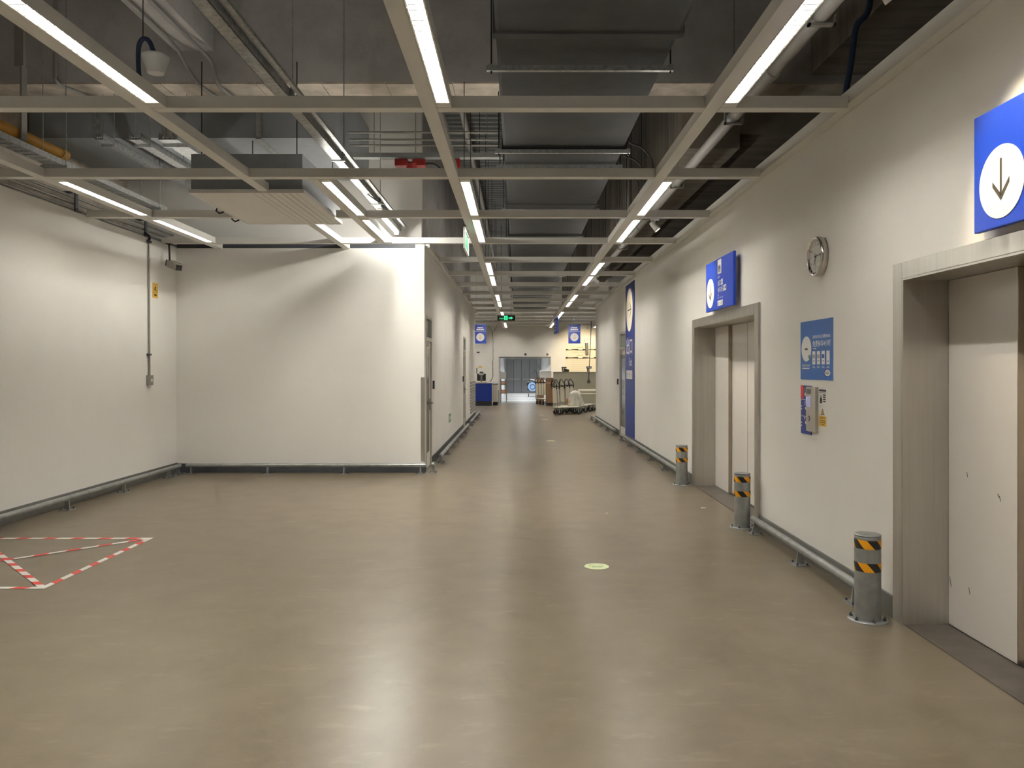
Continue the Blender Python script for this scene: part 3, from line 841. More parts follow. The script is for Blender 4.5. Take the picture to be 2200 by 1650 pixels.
# metal lining of the passage mouth
t = thing('trim_2', (PX0, YF, 0), kind='structure'); t['label'] = 'thin metal lining of the passage mouth'
MB().box(PX0 - .03, PX0 + .02, YF - .02, YF + .2, 0, PZ).build('lining_post', 'passage_metal', t)
MB().box(PX1 - .02, PX1 + .03, YF - .02, YF + .2, 0, PZ).build('lining_post', 'passage_metal', t)
MB().box(PX0 - .03, PX1 + .03, YF - .02, YF + .2, PZ - .02, PZ + .03).build('lining_head', 'base_grey', t)
t = thing('passage_fill_lamp', (.35, 43, 2.28), 'cool white batten lamp added to light the passage', 'light')
MB().bbox(.0, .70, 38.0, 49.0, 2.31, 2.349, .005).build('housing', 'white_plastic', t)
MB().box(.03, .67, 38.1, 48.9, 2.295, 2.31).build('diffuser', 'fill_cool', t)
for yy in (38.8, 42.0, 45.2, 48.4):  # area lights and their batten body are added to brighten the passage
    ld = bpy.data.lights.new('passage_fill', 'AREA'); ld.shape = 'RECTANGLE'; ld.size = .6; ld.size_y = 1.0; ld.energy = 46; ld.color = (.95, .98, 1); ld.spread = R(125)
    lo = bpy.data.objects.new('passage_fill', ld); COL.objects.link(lo); lo.parent = t; lo.location = (0, yy - 43, .005)

# corner guard
t = thing('corner_guard', (XC, YB, .16), 'stainless corner guard strip on the bay wall corner', 'corner guard')
MB().box(XC - .055, XC - .001, YB - .006, YB, .17, 1.46).build('front_leaf', 'stainless', t)
MB().box(XC + .0005, XC + .006, YB - .006, YB + .05, .17, 1.46).build('side_leaf', 'stainless', t)

# ------------------------------------------------------------------ guard rails
def rail(label, p0, p1, posts, group=None, zc=.130, r=.030, elbow=(True, True), skirt=False):
    p0 = Vector(p0); p1 = Vector(p1); d = (p1 - p0).normalized(); nrm = Vector((-d.y, d.x, 0))
    t = thing('guard_rail', ((p0.x + p1.x) / 2, (p0.y + p1.y) / 2, 0), label, 'guard rail', group)
    L = (p1 - p0).length
    M = frame((p0.x, p0.y, 0), d, (0, 0, 1))      # u along the rail, v up, w = d x z
    mb = MB(M)
    pts = [(0, zc, 0), (L, zc, 0)]
    mb.tube(pts, r, 14)
    mb.build('pipe', 'rail_steel', t)
    for s, u in ((-1, 0), (1, L)):
        Mx = frame(M @ Vector((u, zc, 0)), d * s, (0, 0, 1))
        mb = MB(Mx @ Matrix.Rotation(R(90), 4, 'Y'))
        mb.lathe([(r, 0), (r * .92, r * .4), (r * .7, r * .72), (r * .38, r * .92), (0, r)], 14)
        mb.build('end_cap', 'rail_steel', t)
    for u in posts:
        mb = MB(M @ Matrix.Translation((u, 0, 0)) @ Matrix.Rotation(R(90), 4, 'Y'))
        mb.poly([(-.032, .008), (.032, .008), (.018, zc - r * .55), (-.018, zc - r * .55)], -.010, .010)
        po = mb.build('post', 'rail_steel', t)
        mb = MB(M @ Matrix.Translation((u, 0, 0))); mb.box(-.075, .075, 0.0, .008, -.06, .06)
        mb.build('base_plate', 'rail_steel', po)
        for sx_ in (-.055, .055):
            for sz in (-.04, .04): MB(M @ Matrix.Translation((u, 0, 0))).cyl((sx_, .008, sz), (sx_, .022, sz), .008, n=6).build('bolt', 'base_dark', po)
    return t
def along(a, b, step, off=.06):
    n = max(1, round((b - a - 2 * off) / step)); return [off + i * (b - a - 2 * off) / n for i in range(n + 1)]
rail('grey pipe guard rail on the floor along the left wall', (XL + .15, 3.6, 0), (XL + .15, 11.78, 0), [.06, 1.36, 2.66, 3.96, 5.24, 6.50, 7.80, 8.12])
rail('grey pipe guard rail on the floor along the bay wall', (-5.0, 11.84, 0), (XC + .02, 11.84, 0), along(-5.0, XC + .02, 1.2))
XP = XC + .135
t = rail('single short guard rail stub beside the corner door', (XP, 11.93, 0), (XP, 12.06, 0), [.065])
rail('guard rail between the two corridor doors', (XP, 13.2, 0), (XP, 20.45, 0), along(13.2, 20.45, 1.2))
rail('guard rail past the second corridor door, by the striped wall guard', (XP, 21.6, 0), (XP, 26.35, 0), along(21.6, 26.35, 1.2))
XQ = XR - .115
rail('guard rail between the two lifts, from middle to front bollard', (XQ, 5.20, 0), (XQ, 7.64, 0), [.12, 1.17, 2.36])
rail('long guard rail from the bollard past the lettered sign to the exit banner', (XQ, 10.92, 0), (XQ, 17.36, 0), along(10.92, 17.36, 1.28))
rail('guard rail on the lift wall beyond the single grey door', (XQ, 18.55, 0), (XQ, 24.3, 0), along(18.55, 24.3, 1.28))

# ------------------------------------------------------------------ bollards
def bollard():
    t = thing('bollard', (0, 0, 0))
    r, H = .079, .54
    mb = MB(); mb.lathe([(r, .012), (r, H - .012), (r * .97, H - .002), (0, H)], 36); mb.build('post', 'rail_steel', t)
    mb = MB(); mb.lathe([(r * .9, H - .0015), (r * 1.02, H - .0015), (r * 1.02, H + .006), (r * .95, H + .009), (0, H + .010)], 36); mb.build('cap', 'rail_steel', t)
    pl = MB(); pl.lathe([(r, .012), (.120, .012), (.122, .008), (.122, 0)], 36); pl = pl.build('base_plate', 'rail_steel', t)
    for k in range(6):
        a = 2 * math.pi * (k + .3) / 6
        x, y = .100 * math.cos(a), .100 * math.sin(a)
        mb = MB(); mb.cyl((x, y, .012), (x, y, .022), .011, n=6); mb.cyl((x, y, .022), (x, y, .034), .005, n=6); mb.build('bolt', 'base_dark', pl)
    for z in (.462, .318):
        mb = MB(); h, sh, N, rr = .056, .62, 48, r + .0012
        for k in range(N):
            mb.cur = 0 if (k // 6) % 2 == 0 else 1
            a0 = 2 * math.pi * k / N; a1 = 2 * math.pi * (k + 1) / N
            rows = 4
            for j in range(rows):
                q0 = sh * j / rows; q1 = sh * (j + 1) / rows
                mb.add([(rr * math.cos(a0 - q0), rr * math.sin(a0 - q0), z + h * j / rows), (rr * math.cos(a1 - q0), rr * math.sin(a1 - q0), z + h * j / rows),
                        (rr * math.cos(a1 - q1), rr * math.sin(a1 - q1), z + h * (j + 1) / rows), (rr * math.cos(a0 - q1), rr * math.sin(a0 - q1), z + h * (j + 1) / rows)], [(0, 1, 2, 3)], smooth=True)
        mb.build('hazard_band', ['black', 'yellow'], t)
    return t
b0 = bollard()
b0.location = (2.225, 4.97, 0); b0.rotation_euler = (0, 0, R(8))
tag(b0, 'grey steel bollard with yellow black bands beside the lift under the arrow-only sign', 'bollard', 'steel bollards along the lift wall')
copy_at(b0, (2.255, 7.85, 0), R(-20), 'grey steel bollard with yellow black bands where the short guard rail starts')
copy_at(b0, (2.25, 10.72, 0), R(-14), 'grey steel bollard with yellow black bands at the far side of the lettered lift')

# ------------------------------------------------------------------ signs on the lift wall
def arrow(mb, cx, cy, s, dirv, wdt=.09, z0=.001, z1=.004):
    d = Vector(dirv).normalized(); n = Vector((-d.y, d.x)); c = Vector((cx, cy))
    tip = c + d * s * .62
    mb.bar2(tuple(c - d * s * .62), tuple(tip - d * s * .12), s * wdt, z0, z1)
    for sg in (-1, 1):
        a = tip; b = tip - d * s * .46 + n * sg * s * .40
        e = (b - a).normalized(); k = Vector((-e.y, e.x)) * sg * (-1)
        w = s * wdt * 1.25
        q = [tuple(a), tuple(b), tuple(b - d * w * 1.3), tuple(a - d * w * 1.6)]
        if sg == 1: q = q
        else: q = q[::-1]
        mb.poly(q, z0 + .0002 * (sg + 1), z1 + .0002 * (sg + 1))
def lift_sign(yfar, ynear, label, letters):
    M = on_right(yfar, 2.285, XR - .085)
    W, H = yfar - ynear, .587
    t = thing('lift_sign', (XR, (yfar + ynear) / 2, 2.285), label, 'sign')
    MB(M).bbox(0, W, 0, H, -.032, 0, .006).build('panel', 'blue_sign', t)
    MB(M).box(.10, W - .10, .06, H - .06, -.084, -.032).build('mounting_box', 'panel_white', t)
    d = MB(M).disc(.228, .215, .176, .176, .0005, .0035, 56).build('arrow_disc', 'white_print', t)
    mb = MB(M); arrow(mb, .228, .225, .165, (0, -1), .10, .0038, .0045); mb.build('arrow', 'arrow_brown', d)
    if letters:
        ic = MB(M).box(.57, .73, .405, .57, .0005, .003).build('lift_icon', 'white_print', t)
        mb = MB(M)
        for i in range(3): mb.box(.602 + i * .036, .626 + i * .036, .46, .49, .0032, .004); mb.disc(.614 + i * .036, .498, .008, .008, .0032, .004, 10)
        mb.build('icon_figures', 'black', ic)
        mb = MB(M); mb.box(.602, .70, .425, .458, .0032, .004); mb.build('icon_cabin', 'grey_print', ic)
        for tx in (('电梯', .575, .352, .105, .034), ('出口', .575, .268, .13, .066), ('停车场', .575, .186, .20, .068), ('Lift', .575, .150, .05, .022), ('Exit  Car park', .575, .114, .24, .026)):
            MB(M).text(*tx, .002).build('text_line', 'white_print', t)
        for u0, u1, v0 in ((.725, .795, .268), (.80, .865, .19), (.875, .94, .19)):
            o = MB(M).box(u0, u1, v0, v0 + .066, .0005, .003).build('small_icon', 'white_print', t)
            mb = MB(M)
            if v0 > .2: mb.bar2((u0 + .02, v0 + .03), (u0 + .05, v0 + .03), .012, .0032, .004); mb.disc(u0 + .035, v0 + .05, .007, .007, .0032, .004, 10)
            elif u0 < .85: mb.text('P', u0 + .015, v0 + .012, .036, .044, .0035)
            else: mb.box(u0 + .012, u0 + .053, v0 + .022, v0 + .04, .0032, .004); mb.box(u0 + .02, u0 + .045, v0 + .04, v0 + .052, .0032, .004)
            mb.build('icon_mark', 'blue_deep', o)
        o = MB(M).box(.57, .80, .035, .098, .0005, .003).build('pictogram_strip', 'white_print', t)
        mb = MB(M)
        for i in range(3): mb.disc(.61 + i * .075, .080, .008, .008, .0032, .004, 12); mb.box(.600 + i * .075, .620 + i * .075, .045, .070, .0032, .004)
        mb.build('pictogram', 'base_grey', o)
    return t
lift_sign(3.992, 2.77, 'blue sign with white disc and plain down arrow, no lettering', False)
lift_sign(9.67, 8.45, 'blue lettered sign reading exit and car park with white arrow disc', True)

# tall exit banner
M = on_right(17.42, .09, XR - .012)
W, H = 1.30, 3.33
t = thing('exit_banner', (XR, 16.77, .09), 'tall blue wall banner with cream arrow disc and exit lettering', 'banner')
MB(M).bbox(0, W, 0, H, -.0115, 0, .004).build('panel', 'blue_deep', t)
d = MB(M).disc(.62, 2.76, .46, .46, .0005, .003, 56).build('arrow_disc', 'cream_print', t)
mb = MB(M); arrow(mb, .66, 2.76, .40, (1, 0), .07, .0035, .0042); mb.build('arrow', 'arrow_brown', d)
MB(M).text('出口', .18, 1.80, .86, .36, .002).build('text_line', 'white_print', t)
MB(M).text('Exit', .60, 1.56, .42, .17, .002).build('text_line', 'white_print', t)
o = MB(M).box(.18, 1.04, 1.28, 1.46, .0005, .003).build('pictogram_strip', 'white_print', t)
mb = MB(M)
for i in range(3):
    mb.ring(.33 + i * .28, 1.37, .05, .066, .0035, .0042, 20); mb.bar2((.29 + i * .28, 1.37), (.37 + i * .28, 1.37), .014, .0036, .0044)
mb.build('pictogram', 'base_grey', o)

# parking poster
M = on_right(6.665, 1.505, XR - .003)
W, H = .69, .485
t = thing('parking_poster', (XR, 6.32, 1.505), 'blue poster about four hours of free parking with white disc', 'poster')
MB(M).box(-.004, W + .004, -.004, H + .004, -.003, -.0005).build('backing', 'white_print', t)
MB(M).box(0, W, 0, H, -.0005, .0005).build('sheet', 'blue_poster', t)
d = MB(M).disc(.135, .255, .11, .105, .0006, .0012, 48).build('white_disc', 'white_print', t)
mb = MB(M); mb.box(.105, .165, .245, .262, .0013, .0018); mb.build('disc_mark', 'arrow_brown', d)
mb = MB(M); mb.disc(.20, .19, .016, .016, .0013, .0018, 20); mb.build('green_dot', 'green_exit', d)
for tx in (('免费停车4小时', .275, .268, .365, .052), ('宜家会员当日消费满38元', .275, .335, .365, .028), ('微信扫码 登记停车', .045, .108, .17, .018)):
    MB(M).text(*tx, .0012).build('text_line', 'white_print', t)
mb = MB(M); mb.box(.285, .345, .25, .257, .0006, .0012)
mb.box(.045, .205, .088, .099, .0006, .0012)
for i in range(4):
    mb.box(.275 + i * .097, .318 + i * .097, .108, .112, .0006, .0012); mb.box(.275 + i * .097, .330 + i * .097, .098, .102, .0006, .0012)
mb.build('lettering', 'white_print', t)
for i in range(4):
    u = .270 + i * .097
    s = MB(M).box(u, u + .062, .125, .232, .0006, .0012).build('step_card', 'white_print', t)
    mb = MB(M); mb.box(u + .018, u + .046, .150 if i < 3 else .146, .156 if i < 3 else .152, .0013, .0018)
    mb.build('card_button', 'black', s)
    if i < 3: MB(M).box(u + .008, u + .054, .175, .206, .0013, .0018).build('card_screen', ('grey_print', 'grey_print', 'blue_deep')[i], s)
lg = MB(M).box(.52, .645, .030, .085, .0006, .0012).build('logo_field', 'blue_deep', t)
MB(M).disc(.5825, .0575, .056, .025, .0013, .0017, 32).build('logo_oval', 'white_print', lg)
MB(M).text('IKEA', .543, .046, .080, .023, .0022).build('logo_lettering', 'arrow_brown', lg)

# call station
M = on_right(6.65, 1.05, XR - .006)
t = thing('floor_directory', (XR, 6.54, 1.05), 'narrow blue floor directory with red tab beside the call panel', 'sign')
MB(M).bbox(0, .235, 0, .405, -.0055, 0, .002).build('plate', 'blue_deep', t)
MB(M).box(0, .065, .295, .405, .0003, .001).build('red_tab', 'red', t)
mb = MB(M)
for v in (.285, .145): mb.box(.01, .23, v, v + .004, .0004, .001)
for v0, ic in ((.335, '3'), (.22, '2'), (.10, '1')): mb.text(ic, .085, v0 + .02, .018, .03, .001); mb.box(.10, .15, v0 - .015, v0 + .005, .0004, .001)
mb.box(.085, .125, .318, .345, .0004, .001)
for v in (.225, .20, .085, .06): mb.box(.012, .028, v, v + .012, .0004, .001)
mb.build('lettering', 'white_print', t)
M = on_right(6.478, 1.085, XR - .038)
t = thing('lift_call_panel', (XR, 6.38, 1.085), 'curved silver lift call panel with display and round button', 'call panel')
mb = MB(M)
prof = [(-.0, -.0375), (.0, -.012), (.03, -.004), (.07, 0), (.13, 0), (.17, -.004), (.20, -.012), (.20, -.0375)]
pts2 = [(p[0], p[1]) for p in prof]
Mp = M @ Matrix.Rotation(R(90), 4, 'X')     # local y -> height along v
vs = []
for v in (0, .362):
    for (u, w_) in prof: vs.append((u, v, w_))
n = len(prof)
mb.add(vs, [tuple(range(n)), tuple(range(n, 2 * n))[::-1]] + [(i, n + i, n + (i + 1) % n, (i + 1) % n) for i in range(n)])
mb.build('cover', 'stainless', t)
MB(M).box(.035, .135, .20, .285, 0, .002).build('display', 'screen', t)
MB(M).text('1', .05, .255, .015, .022, .003).build('display_digit', 'white_print', t)
MB(M).box(.045, .14, .305, .345, 0, .001).build('speaker_grille', 'base_grey', t)
mb = MB(M); mb.disc(.10, .105, .017, .017, 0, .004, 24); b_ = mb.build('call_button', 'chrome', t)
MB(M).ring(.10, .105, .017, .022, 0, .003, 24).build('button_ring', 'base_dark', b_)
M = on_right(6.268, 1.297, XR - .003)
t = thing('notice_sticker', (XR, 6.18, 1.297), 'white notice with a black bottle pictogram beside the call panel', 'sticker')
MB(M).box(0, .178, 0, .153, -.0028, 0).build('sheet', 'white_print', t)
mb = MB(M); mb.box(.015, .155, .118, .134, .0002, .0008); mb.box(.015, .155, .106, .110, .0002, .0008)
mb.poly([(.03, .025), (.075, .025), (.078, .055), (.060, .075), (.058, .09), (.048, .09), (.046, .075), (.027, .055)], .0002, .0008)
for i in range(4): mb.box(.095, .145, .035 + i * .017, .045 + i * .017, .0002, .0008)
mb.build('print', 'black', t)
M = on_right(6.268, 1.132, XR - .003)
t = thing('warning_sticker', (XR, 6.18, 1.132), 'white and yellow warning sticker with triangle under the bottle notice', 'sticker')
MB(M).box(0, .178, 0, .160, -.0028, 0).build('sheet', 'white_print', t)
MB(M).box(.012, .160, .008, .090, .0002, .0006).build('yellow_field', 'yellow_pale', t)
mb = MB(M); mb.poly([(.045, .098), (.125, .098), (.085, .150)], .0002, .0006); tri = mb.build('triangle', 'black', t)
MB(M).poly([(.056, .103), (.114, .103), (.085, .141)], .0008, .0012).build('triangle_fill', 'yellow_pale', tri)
mb = MB(M); mb.bar2((.085, .133), (.085, .117), .006, .0014, .0018); mb.disc(.085, .110, .004, .004, .0014, .0018, 10)
mb.text('注意安全', .035, .066, .10, .018, .001)
for v in (.048, .034, .018): mb.box(.04 if v > .02 else .065, .14 if v > .02 else .115, v, v + .006, .0008, .0012)
mb.build('print', 'black', t)

# wall clock
CY, CZ = 6.22, 2.487
t = thing('wall_clock', (XR, CY, CZ - .157), 'round chrome wall clock with pale dial showing quarter past seven', 'clock')
M = on_right(CY, CZ, XR - .055)
mb = MB(M); mb.lathe([(0, -.054), (.150, -.054), (.158, -.04), (.160, -.02), (.157, -.004), (.150, .004), (.140, .002), (.132, -.010), (.128, -.012)], 64); mb.build('rim', 'chrome', t)
MB(M).disc(0, 0, .130, .130, -.02, -.012, 56).build('dial', 'clock_face', t)
mb = MB(M)
for k in range(12):
    a = R(90 - 30 * k); n_ = str(12 if k == 0 else k)
    cx, cy = .103 * math.cos(a), .103 * math.sin(a)
    w_ = .013 * len(n_)
    mb.text(n_, cx - w_ / 2, cy - .011, w_, .022, -.0112)
for k in range(60):
    a = R(6 * k); mb.bar2((.121 * math.cos(a), .121 * math.sin(a)), (.127 * math.cos(a), .127 * math.sin(a)), .0018, -.0118, -.0112)
mb.build('numerals', 'black', t)
def hand(ang, l, w, z, back=.02):
    a = R(90 - ang); mb = MB(M); mb.bar2((-back * math.cos(a), -back * math.sin(a)), (l * math.cos(a), l * math.sin(a)), w, z, z + .0015); return mb.build('clock_hand', 'black', t)
hand(86, .105, .006, -.008); hand(212, .075, .008, -.0105); hand(170, .10, .002, -.006, .03)
MB(M).disc(0, 0, .007, .007, -.011, -.003, 16).build('hub', 'black', t)

# ------------------------------------------------------------------ left wall: conduit, socket, warning sign, camera
t = thing('wall_socket', (XL, 11.08, 1.36), 'grey socket box at the end of a vertical conduit on the left wall', 'socket')
MB().bbox(XL, XL + .05, 11.03, 11.15, 1.36, 1.50, .005).build('box', 'conduit', t)
MB().cyl((XL + .051, 11.09, 1.43), (XL + .054, 11.09, 1.43), .022, n=16).build('socket_face', 'panel_white', t)
MB().cyl((XL + .02, 11.09, 1.50), (XL + .02, 11.075, 3.42), .014, n=8).build('conduit', 'conduit', t)
for z in (1.78, 3.38): MB().box(XL + .001, XL + .04, 11.04, 11.12, z, z + .025).build('clip', 'base_dark', t)
MB().tube(smooth_pts([(XL + .02, 11.075, 3.40), (XL + .03, 11.07, 3.46), (XL + .0, 11.06, 3.49), (XL - .03, 11.05, 3.52)]), .016).build('flexible_tail', 'black', t)
M = on_left(11.22, 2.615, XL + .004)
t = thing('surveillance_sign', (XL, 11.3, 2.615), 'small yellow surveillance notice on the left wall beside the camera', 'sign')
MB(M).box(0, .165, 0, .215, -.0035, 0).build('plate', 'yellow_pale', t)
mb = MB(M)
mb.bar2((.03, .195), (.14, .195), .004, .0002, .001); mb.bar2((.03, .075), (.14, .075), .004, .0002, .001); mb.bar2((.032, .075), (.032, .195), .003, .0002, .001); mb.bar2((.138, .075), (.138, .195), .003, .0002, .001)
mb.bar2((.06, .11), (.095, .165), .024, .0003, .001); mb.bar2((.085, .115), (.125, .10), .008, .0003, .001); mb.bar2((.122, .095), (.122, .115), .008, .0003, .001)
mb.box(.05, .12, .03, .055, .0002, .001)
mb.build('print', 'black', t)
CX, CYY, CZZ = -5.03, 11.46, 3.10
t = thing('security_camera', (CX, CYY, CZZ), 'grey bullet security camera hanging from a black stem in the corner', 'camera')
dirc = Vector((.74, -.58, -.30)).normalized(); side = dirc.cross(Vector((0, 0, 1))).normalized(); up = side.cross(dirc)
Mc = Matrix(((dirc.x, side.x, up.x, CX), (dirc.y, side.y, up.y, CYY), (dirc.z, side.z, up.z, CZZ), (0, 0, 0, 1)))
MB(Mc).bbox(-.14, .13, -.052, .052, -.045, .045, .012).build('housing', 'camera_grey', t)
MB(Mc).bbox(-.13, .165, -.060, .060, .045, .056, .004).build('sun_shield', 'camera_grey', t)
MB(Mc).box(.130, .136, -.046, .046, -.038, .040).build('front_glass', 'black', t)
MB(Mc).bbox(-.185, -.14, -.045, .045, -.04, .05, .008).build('rear_cap', 'black', t)
MB().cyl((CX - .085, CYY + .04, CZZ + .06), (CX - .095, CYY + .04, ZG - .008), .013, n=10).build('stem', 'black', t)
MB().box(CX - .135, CX - .055, CYY, CYY + .08, ZG - .010, ZG + .0005).build('mounting_plate', 'black', t)

# ------------------------------------------------------------------ small things on the corridor walls
def button_box(y, z, label, x, s=1):
    t = thing('access_reader', (x, y, z - .06), label, 'card reader')
    MB().bbox(x, x + s * .03, y - .045, y + .045, z - .07, z + .07, .006).build('body', 'black', t)
    MB().box(x + s * .030, x + s * .032, y - .02, y + .02, z - .01, z + .03).build('lens', 'base_grey', t)
button_box(13.2, 1.32, 'black card reader beside the corner door', XC)
button_box(20.38, 1.32, 'black card reader beside the second corridor door', XC)
button_box(18.75, 1.28, 'black card reader on the lift wall past the single grey door', XR - .0, -1)
M = on_left(16.25, .47, XC + .008)
t = thing('low_exit_sign', (XC, 16.45, .47), 'small green running man exit sign low on the corridor wall', 'exit sign')
MB(M).bbox(0, .40, 0, .17, -.0075, 0, .002).build('plate', 'green_exit', t)
mb = MB(M); mb.box(.03, .16, .02, .15, .0003, .001); mb.bar2((.22, .085), (.36, .085), .02, .0003, .001); mb.poly([(.32, .045), (.38, .085), (.32, .125)], .0003, .0012); mb.build('print', 'white_print', t)
t = thing('wall_guard', (XC, 24.9, .2), 'striped grey wall guard of horizontal slats at the corridor end', 'wall guard')
for i in range(11):
    z = .22 + i * .09
    MB().bbox(XC, XC + .022, 23.6, 26.28, z, z + .058, .004).build('slat', 'conduit', t)
MB().box(XC, XC + .006, 23.6, 26.28, .2, 1.21).build('backing', 'panel_white', t)

# ------------------------------------------------------------------ hanging exit signs
t = thing('exit_sign', (-.36, 24.0, 3.04), 'black hanging exit sign with green running man and arrow', 'exit sign')
M = on_front(-.62, 24.0, 3.06)
MB(M).bbox(0, .545, 0, .165, -.04, 0, .004).build('box', 'black', t)
mb = MB(M); mb.box(.205, .315, .02, .145, .0005, .001)
mb.bar2((.34, .08), (.43, .08), .03, .0005, .001); mb.poly([(.41, .035), (.48, .08), (.41, .125)], .0006, .0012); mb.text('安全出口', .065, .045, .125, .04, .001); mb.build('luminous_print', 'exit_green', t)
mb = MB(M); mb.disc(.262, .125, .010, .010, .0012, .0018, 10); mb.bar2((.262, .112), (.25, .07), .016, .0012, .0018); mb.bar2((.25, .07), (.285, .04), .011, .0012, .0018); mb.bar2((.25, .07), (.22, .045), .011, .0013, .0019); mb.bar2((.262, .105), (.295, .085), .009, .0013, .0019)
mb.build('running_man', 'black', t)
for xx in (-.5, -.2): MB().cyl((xx, 24.02, 3.225), (xx, 24.02, ZS), .006, n=6).build('hanger_rod', 'black', t)
# pendant sign seen almost edge-on below the grid
t = thing('pendant_sign', (-.75, 10.1, 3.12), 'white framed pendant exit sign hanging edge-on beside the long channel', 'exit sign')
mb = MB(); x0, x1 = -.685, -.660
mb.box(x0, x1, 9.85, 10.60, 3.115, 3.14); mb.box(x0, x1, 9.85, 10.60, 3.36, 3.385); mb.box(x0, x1, 9.85, 9.875, 3.14, 3.36); mb.box(x0, x1, 10.575, 10.60, 3.14, 3.36)
mb.build('frame', 'white_plastic', t)
MB().box(-.676, -.669, 9.875, 10.575, 3.14, 3.36).build('plate', 'green_exit', t)
for yy in (10.0, 10.45): MB().cyl((-.6725, yy, 3.385), (-.655, yy, ZG + .02), .005, n=6).build('hanger_rod', 'black', t)

# ------------------------------------------------------------------ floor markings
def tape(p, q, w, label, off=0.0, zz=.0012):
    p = Vector((p[0], p[1])); q = Vector((q[0], q[1])); L = (q - p).length; d = (q - p).normalized()
    M = frame((p.x, p.y, zz), (d.x, d.y, 0), (-d.y, d.x, 0))
    mb = MB(M); s = .128; u = -off; i = 0
    while u < L:
        a, b = max(0, u), min(L, u + s * (1.12 if i % 2 == 0 else .88))
        if b > a:
            mb.cur = i % 2
            k = .035
            mb.poly([(max(0, a - k), -w / 2), (max(0.0, b - k) if b < L else L, -w / 2), (b, w / 2), (a, w / 2)], 0, .0006)
        u += s * (1.12 if i % 2 == 0 else .88); i += 1
    tag(mb.build('floor_tape', ['white_tape', 'red_tape']), label, 'tape')
TXR, TXL, TY0, TY1 = -3.455, -5.06, 5.69, 7.345
tape((TXR, TY0), (TXR, TY1), .048, 'red and white floor tape on the square side furthest from the wall', 0, .0012)
tape((TXR + .024, TY1), (TXL, TY1), .048, 'red and white floor tape on the square side toward the bay wall', .0, .0020)
tape((TXR + .024, TY0), (TXL, TY0), .048, 'red and white floor tape on the square side away from the bay wall', .0, .0020)
tape((TXL, TY0), (TXL, TY1), .048, 'red and white floor tape on the square side along the left wall', .0, .0012)
tape((TXR, TY1), (TXL, TY0 + .0), .048, 'diagonal red and white tape from the square corner nearest the bay wall', .05, .0028)
tape((TXR, TY0), (TXL, TY1), .048, 'diagonal red and white tape crossing the other one in the square', .02, .0036)
t = thing('floor_sticker', (.638, 6.31, 0), 'round pale green glow sticker on the floor before the lifts', 'sticker')
M = on_floor(.638, 6.31, .001)
MB(M).disc(0, 0, .099, .099, 0, .0008, 40).build('disc', 'glow_green', t)
mb = MB(M)
for a, b in (((-.06, .045), (-.045, .0)), ((.045, .04), (.055, -.005)), ((-.04, -.012), (0, .02)), ((0, .02), (.04, -.012)), ((-.04, -.015), (.045, -.02)), ((-.03, -.02), (-.02, -.04)), ((-.008, -.02), (0, -.045)), ((.015, -.02), (.018, -.04)), ((.035, -.02), (.028, -.04)), ((-.05, .06), (0, .075)), ((0, .075), (.05, .06))):
    mb.bar2(a, b, .007, .0009, .0012)
mb.build('print', 'glow_line', t)
for x, y, lab in ((.73, 17.2, 'pale floor dash between the exit banner and the long guard rail'), (.80, 26.4, 'pale floor dash near the first trolleys'), (.85, 24.3, 'pale floor dash at the end of the lift wall')):
    M = on_floor(x, y, .001)
    t = thing('floor_dash', (x, y, 0), lab, 'sticker')
    MB(M).disc(0, 0, .10, .10, 0, .0008, 24).build('disc', 'glow_green', t)
    MB(M).bar2((-.05, 0), (.05, 0), .02, .0009, .0012).build('print', 'glow_line', t)
for x, y, s, lab in ((2.12, 8.95, .03, 'scrap of white paper before the lettered lift'), (.98, 8.62, .012, 'small white crumb on the corridor floor')):
    mb = MB(on_floor(x, y, .0005)); mb.poly([(-s, -s * .6), (s * .8, -s * .8), (s * 1.3, s * .4), (s * .1, s), (-s * .7, s * .5)], 0, .002)
    tag(mb.build('paper_scrap', 'white_print'), lab, 'paper')
# ------------------------------------------------------------------ spotlights on the grid
def spotlight(loc, target, label, power, color, size=42, blend=.7):
    L = Vector(loc); T = Vector(target); d = (T - L).normalized()
    t = thing('spotlight', loc, label, 'spotlight')
    a = Vector((0, 0, 1)); s_ = d.cross(a).normalized(); u_ = s_.cross(d)
    M = Matrix(((s_.x, u_.x, -d.x, L.x), (s_.y, u_.y, -d.y, L.y), (s_.z, u_.z, -d.z, L.z), (0, 0, 0, 1)))
    mb = MB(M); mb.lathe([(0, .075), (.022, .075), (.030, .060), (.036, -.03), (.040, -.055), (.036, -.055), (.030, -.035)], 24); mb.build('head', 'white_plastic', t)
    MB(M).disc(0, 0, .030, .030, -.036, -.034, 20).build('lens', 'spot_lens', t)
    top = Vector((L.x, L.y, ZG))
    MB().cyl(tuple(L), (L.x, L.y, ZG), .008, n=8).build('stem', 'white_plastic', t)
    MB().box(L.x - .05, L.x + .05, L.y - .03, L.y + .03, ZG - .018, ZG).build('clip', 'white_plastic', t)
    ld = bpy.data.lights.new('spot_beam', 'SPOT'); ld.energy = power; ld.color = color; ld.spot_size = R(size); ld.spot_blend = blend; ld.shadow_soft_size = .03
    lo = bpy.data.objects.new('spot_beam', ld); COL.objects.link(lo)
    lo.parent = t; lo.location = d * .062
    lo.rotation_euler = d.to_track_quat('-Z', 'Y').to_euler()
    return t
WARM = (1.0, .84, .60)
spotlight((1.68, 3.57, 3.33), (2.36, 3.66, 2.56), 'small white spotlight aimed at the plain arrow sign', 48, WARM, 58)
spotlight((1.68, 9.57, 3.33), (2.36, 9.44, 2.52), 'small white spotlight aimed at the lettered lift sign', 40, WARM, 46)
spotlight((1.56, 15.5, 3.33), (2.40, 16.8, 2.80), 'small white spotlight aimed at the tall exit banner', 60, WARM, 40)
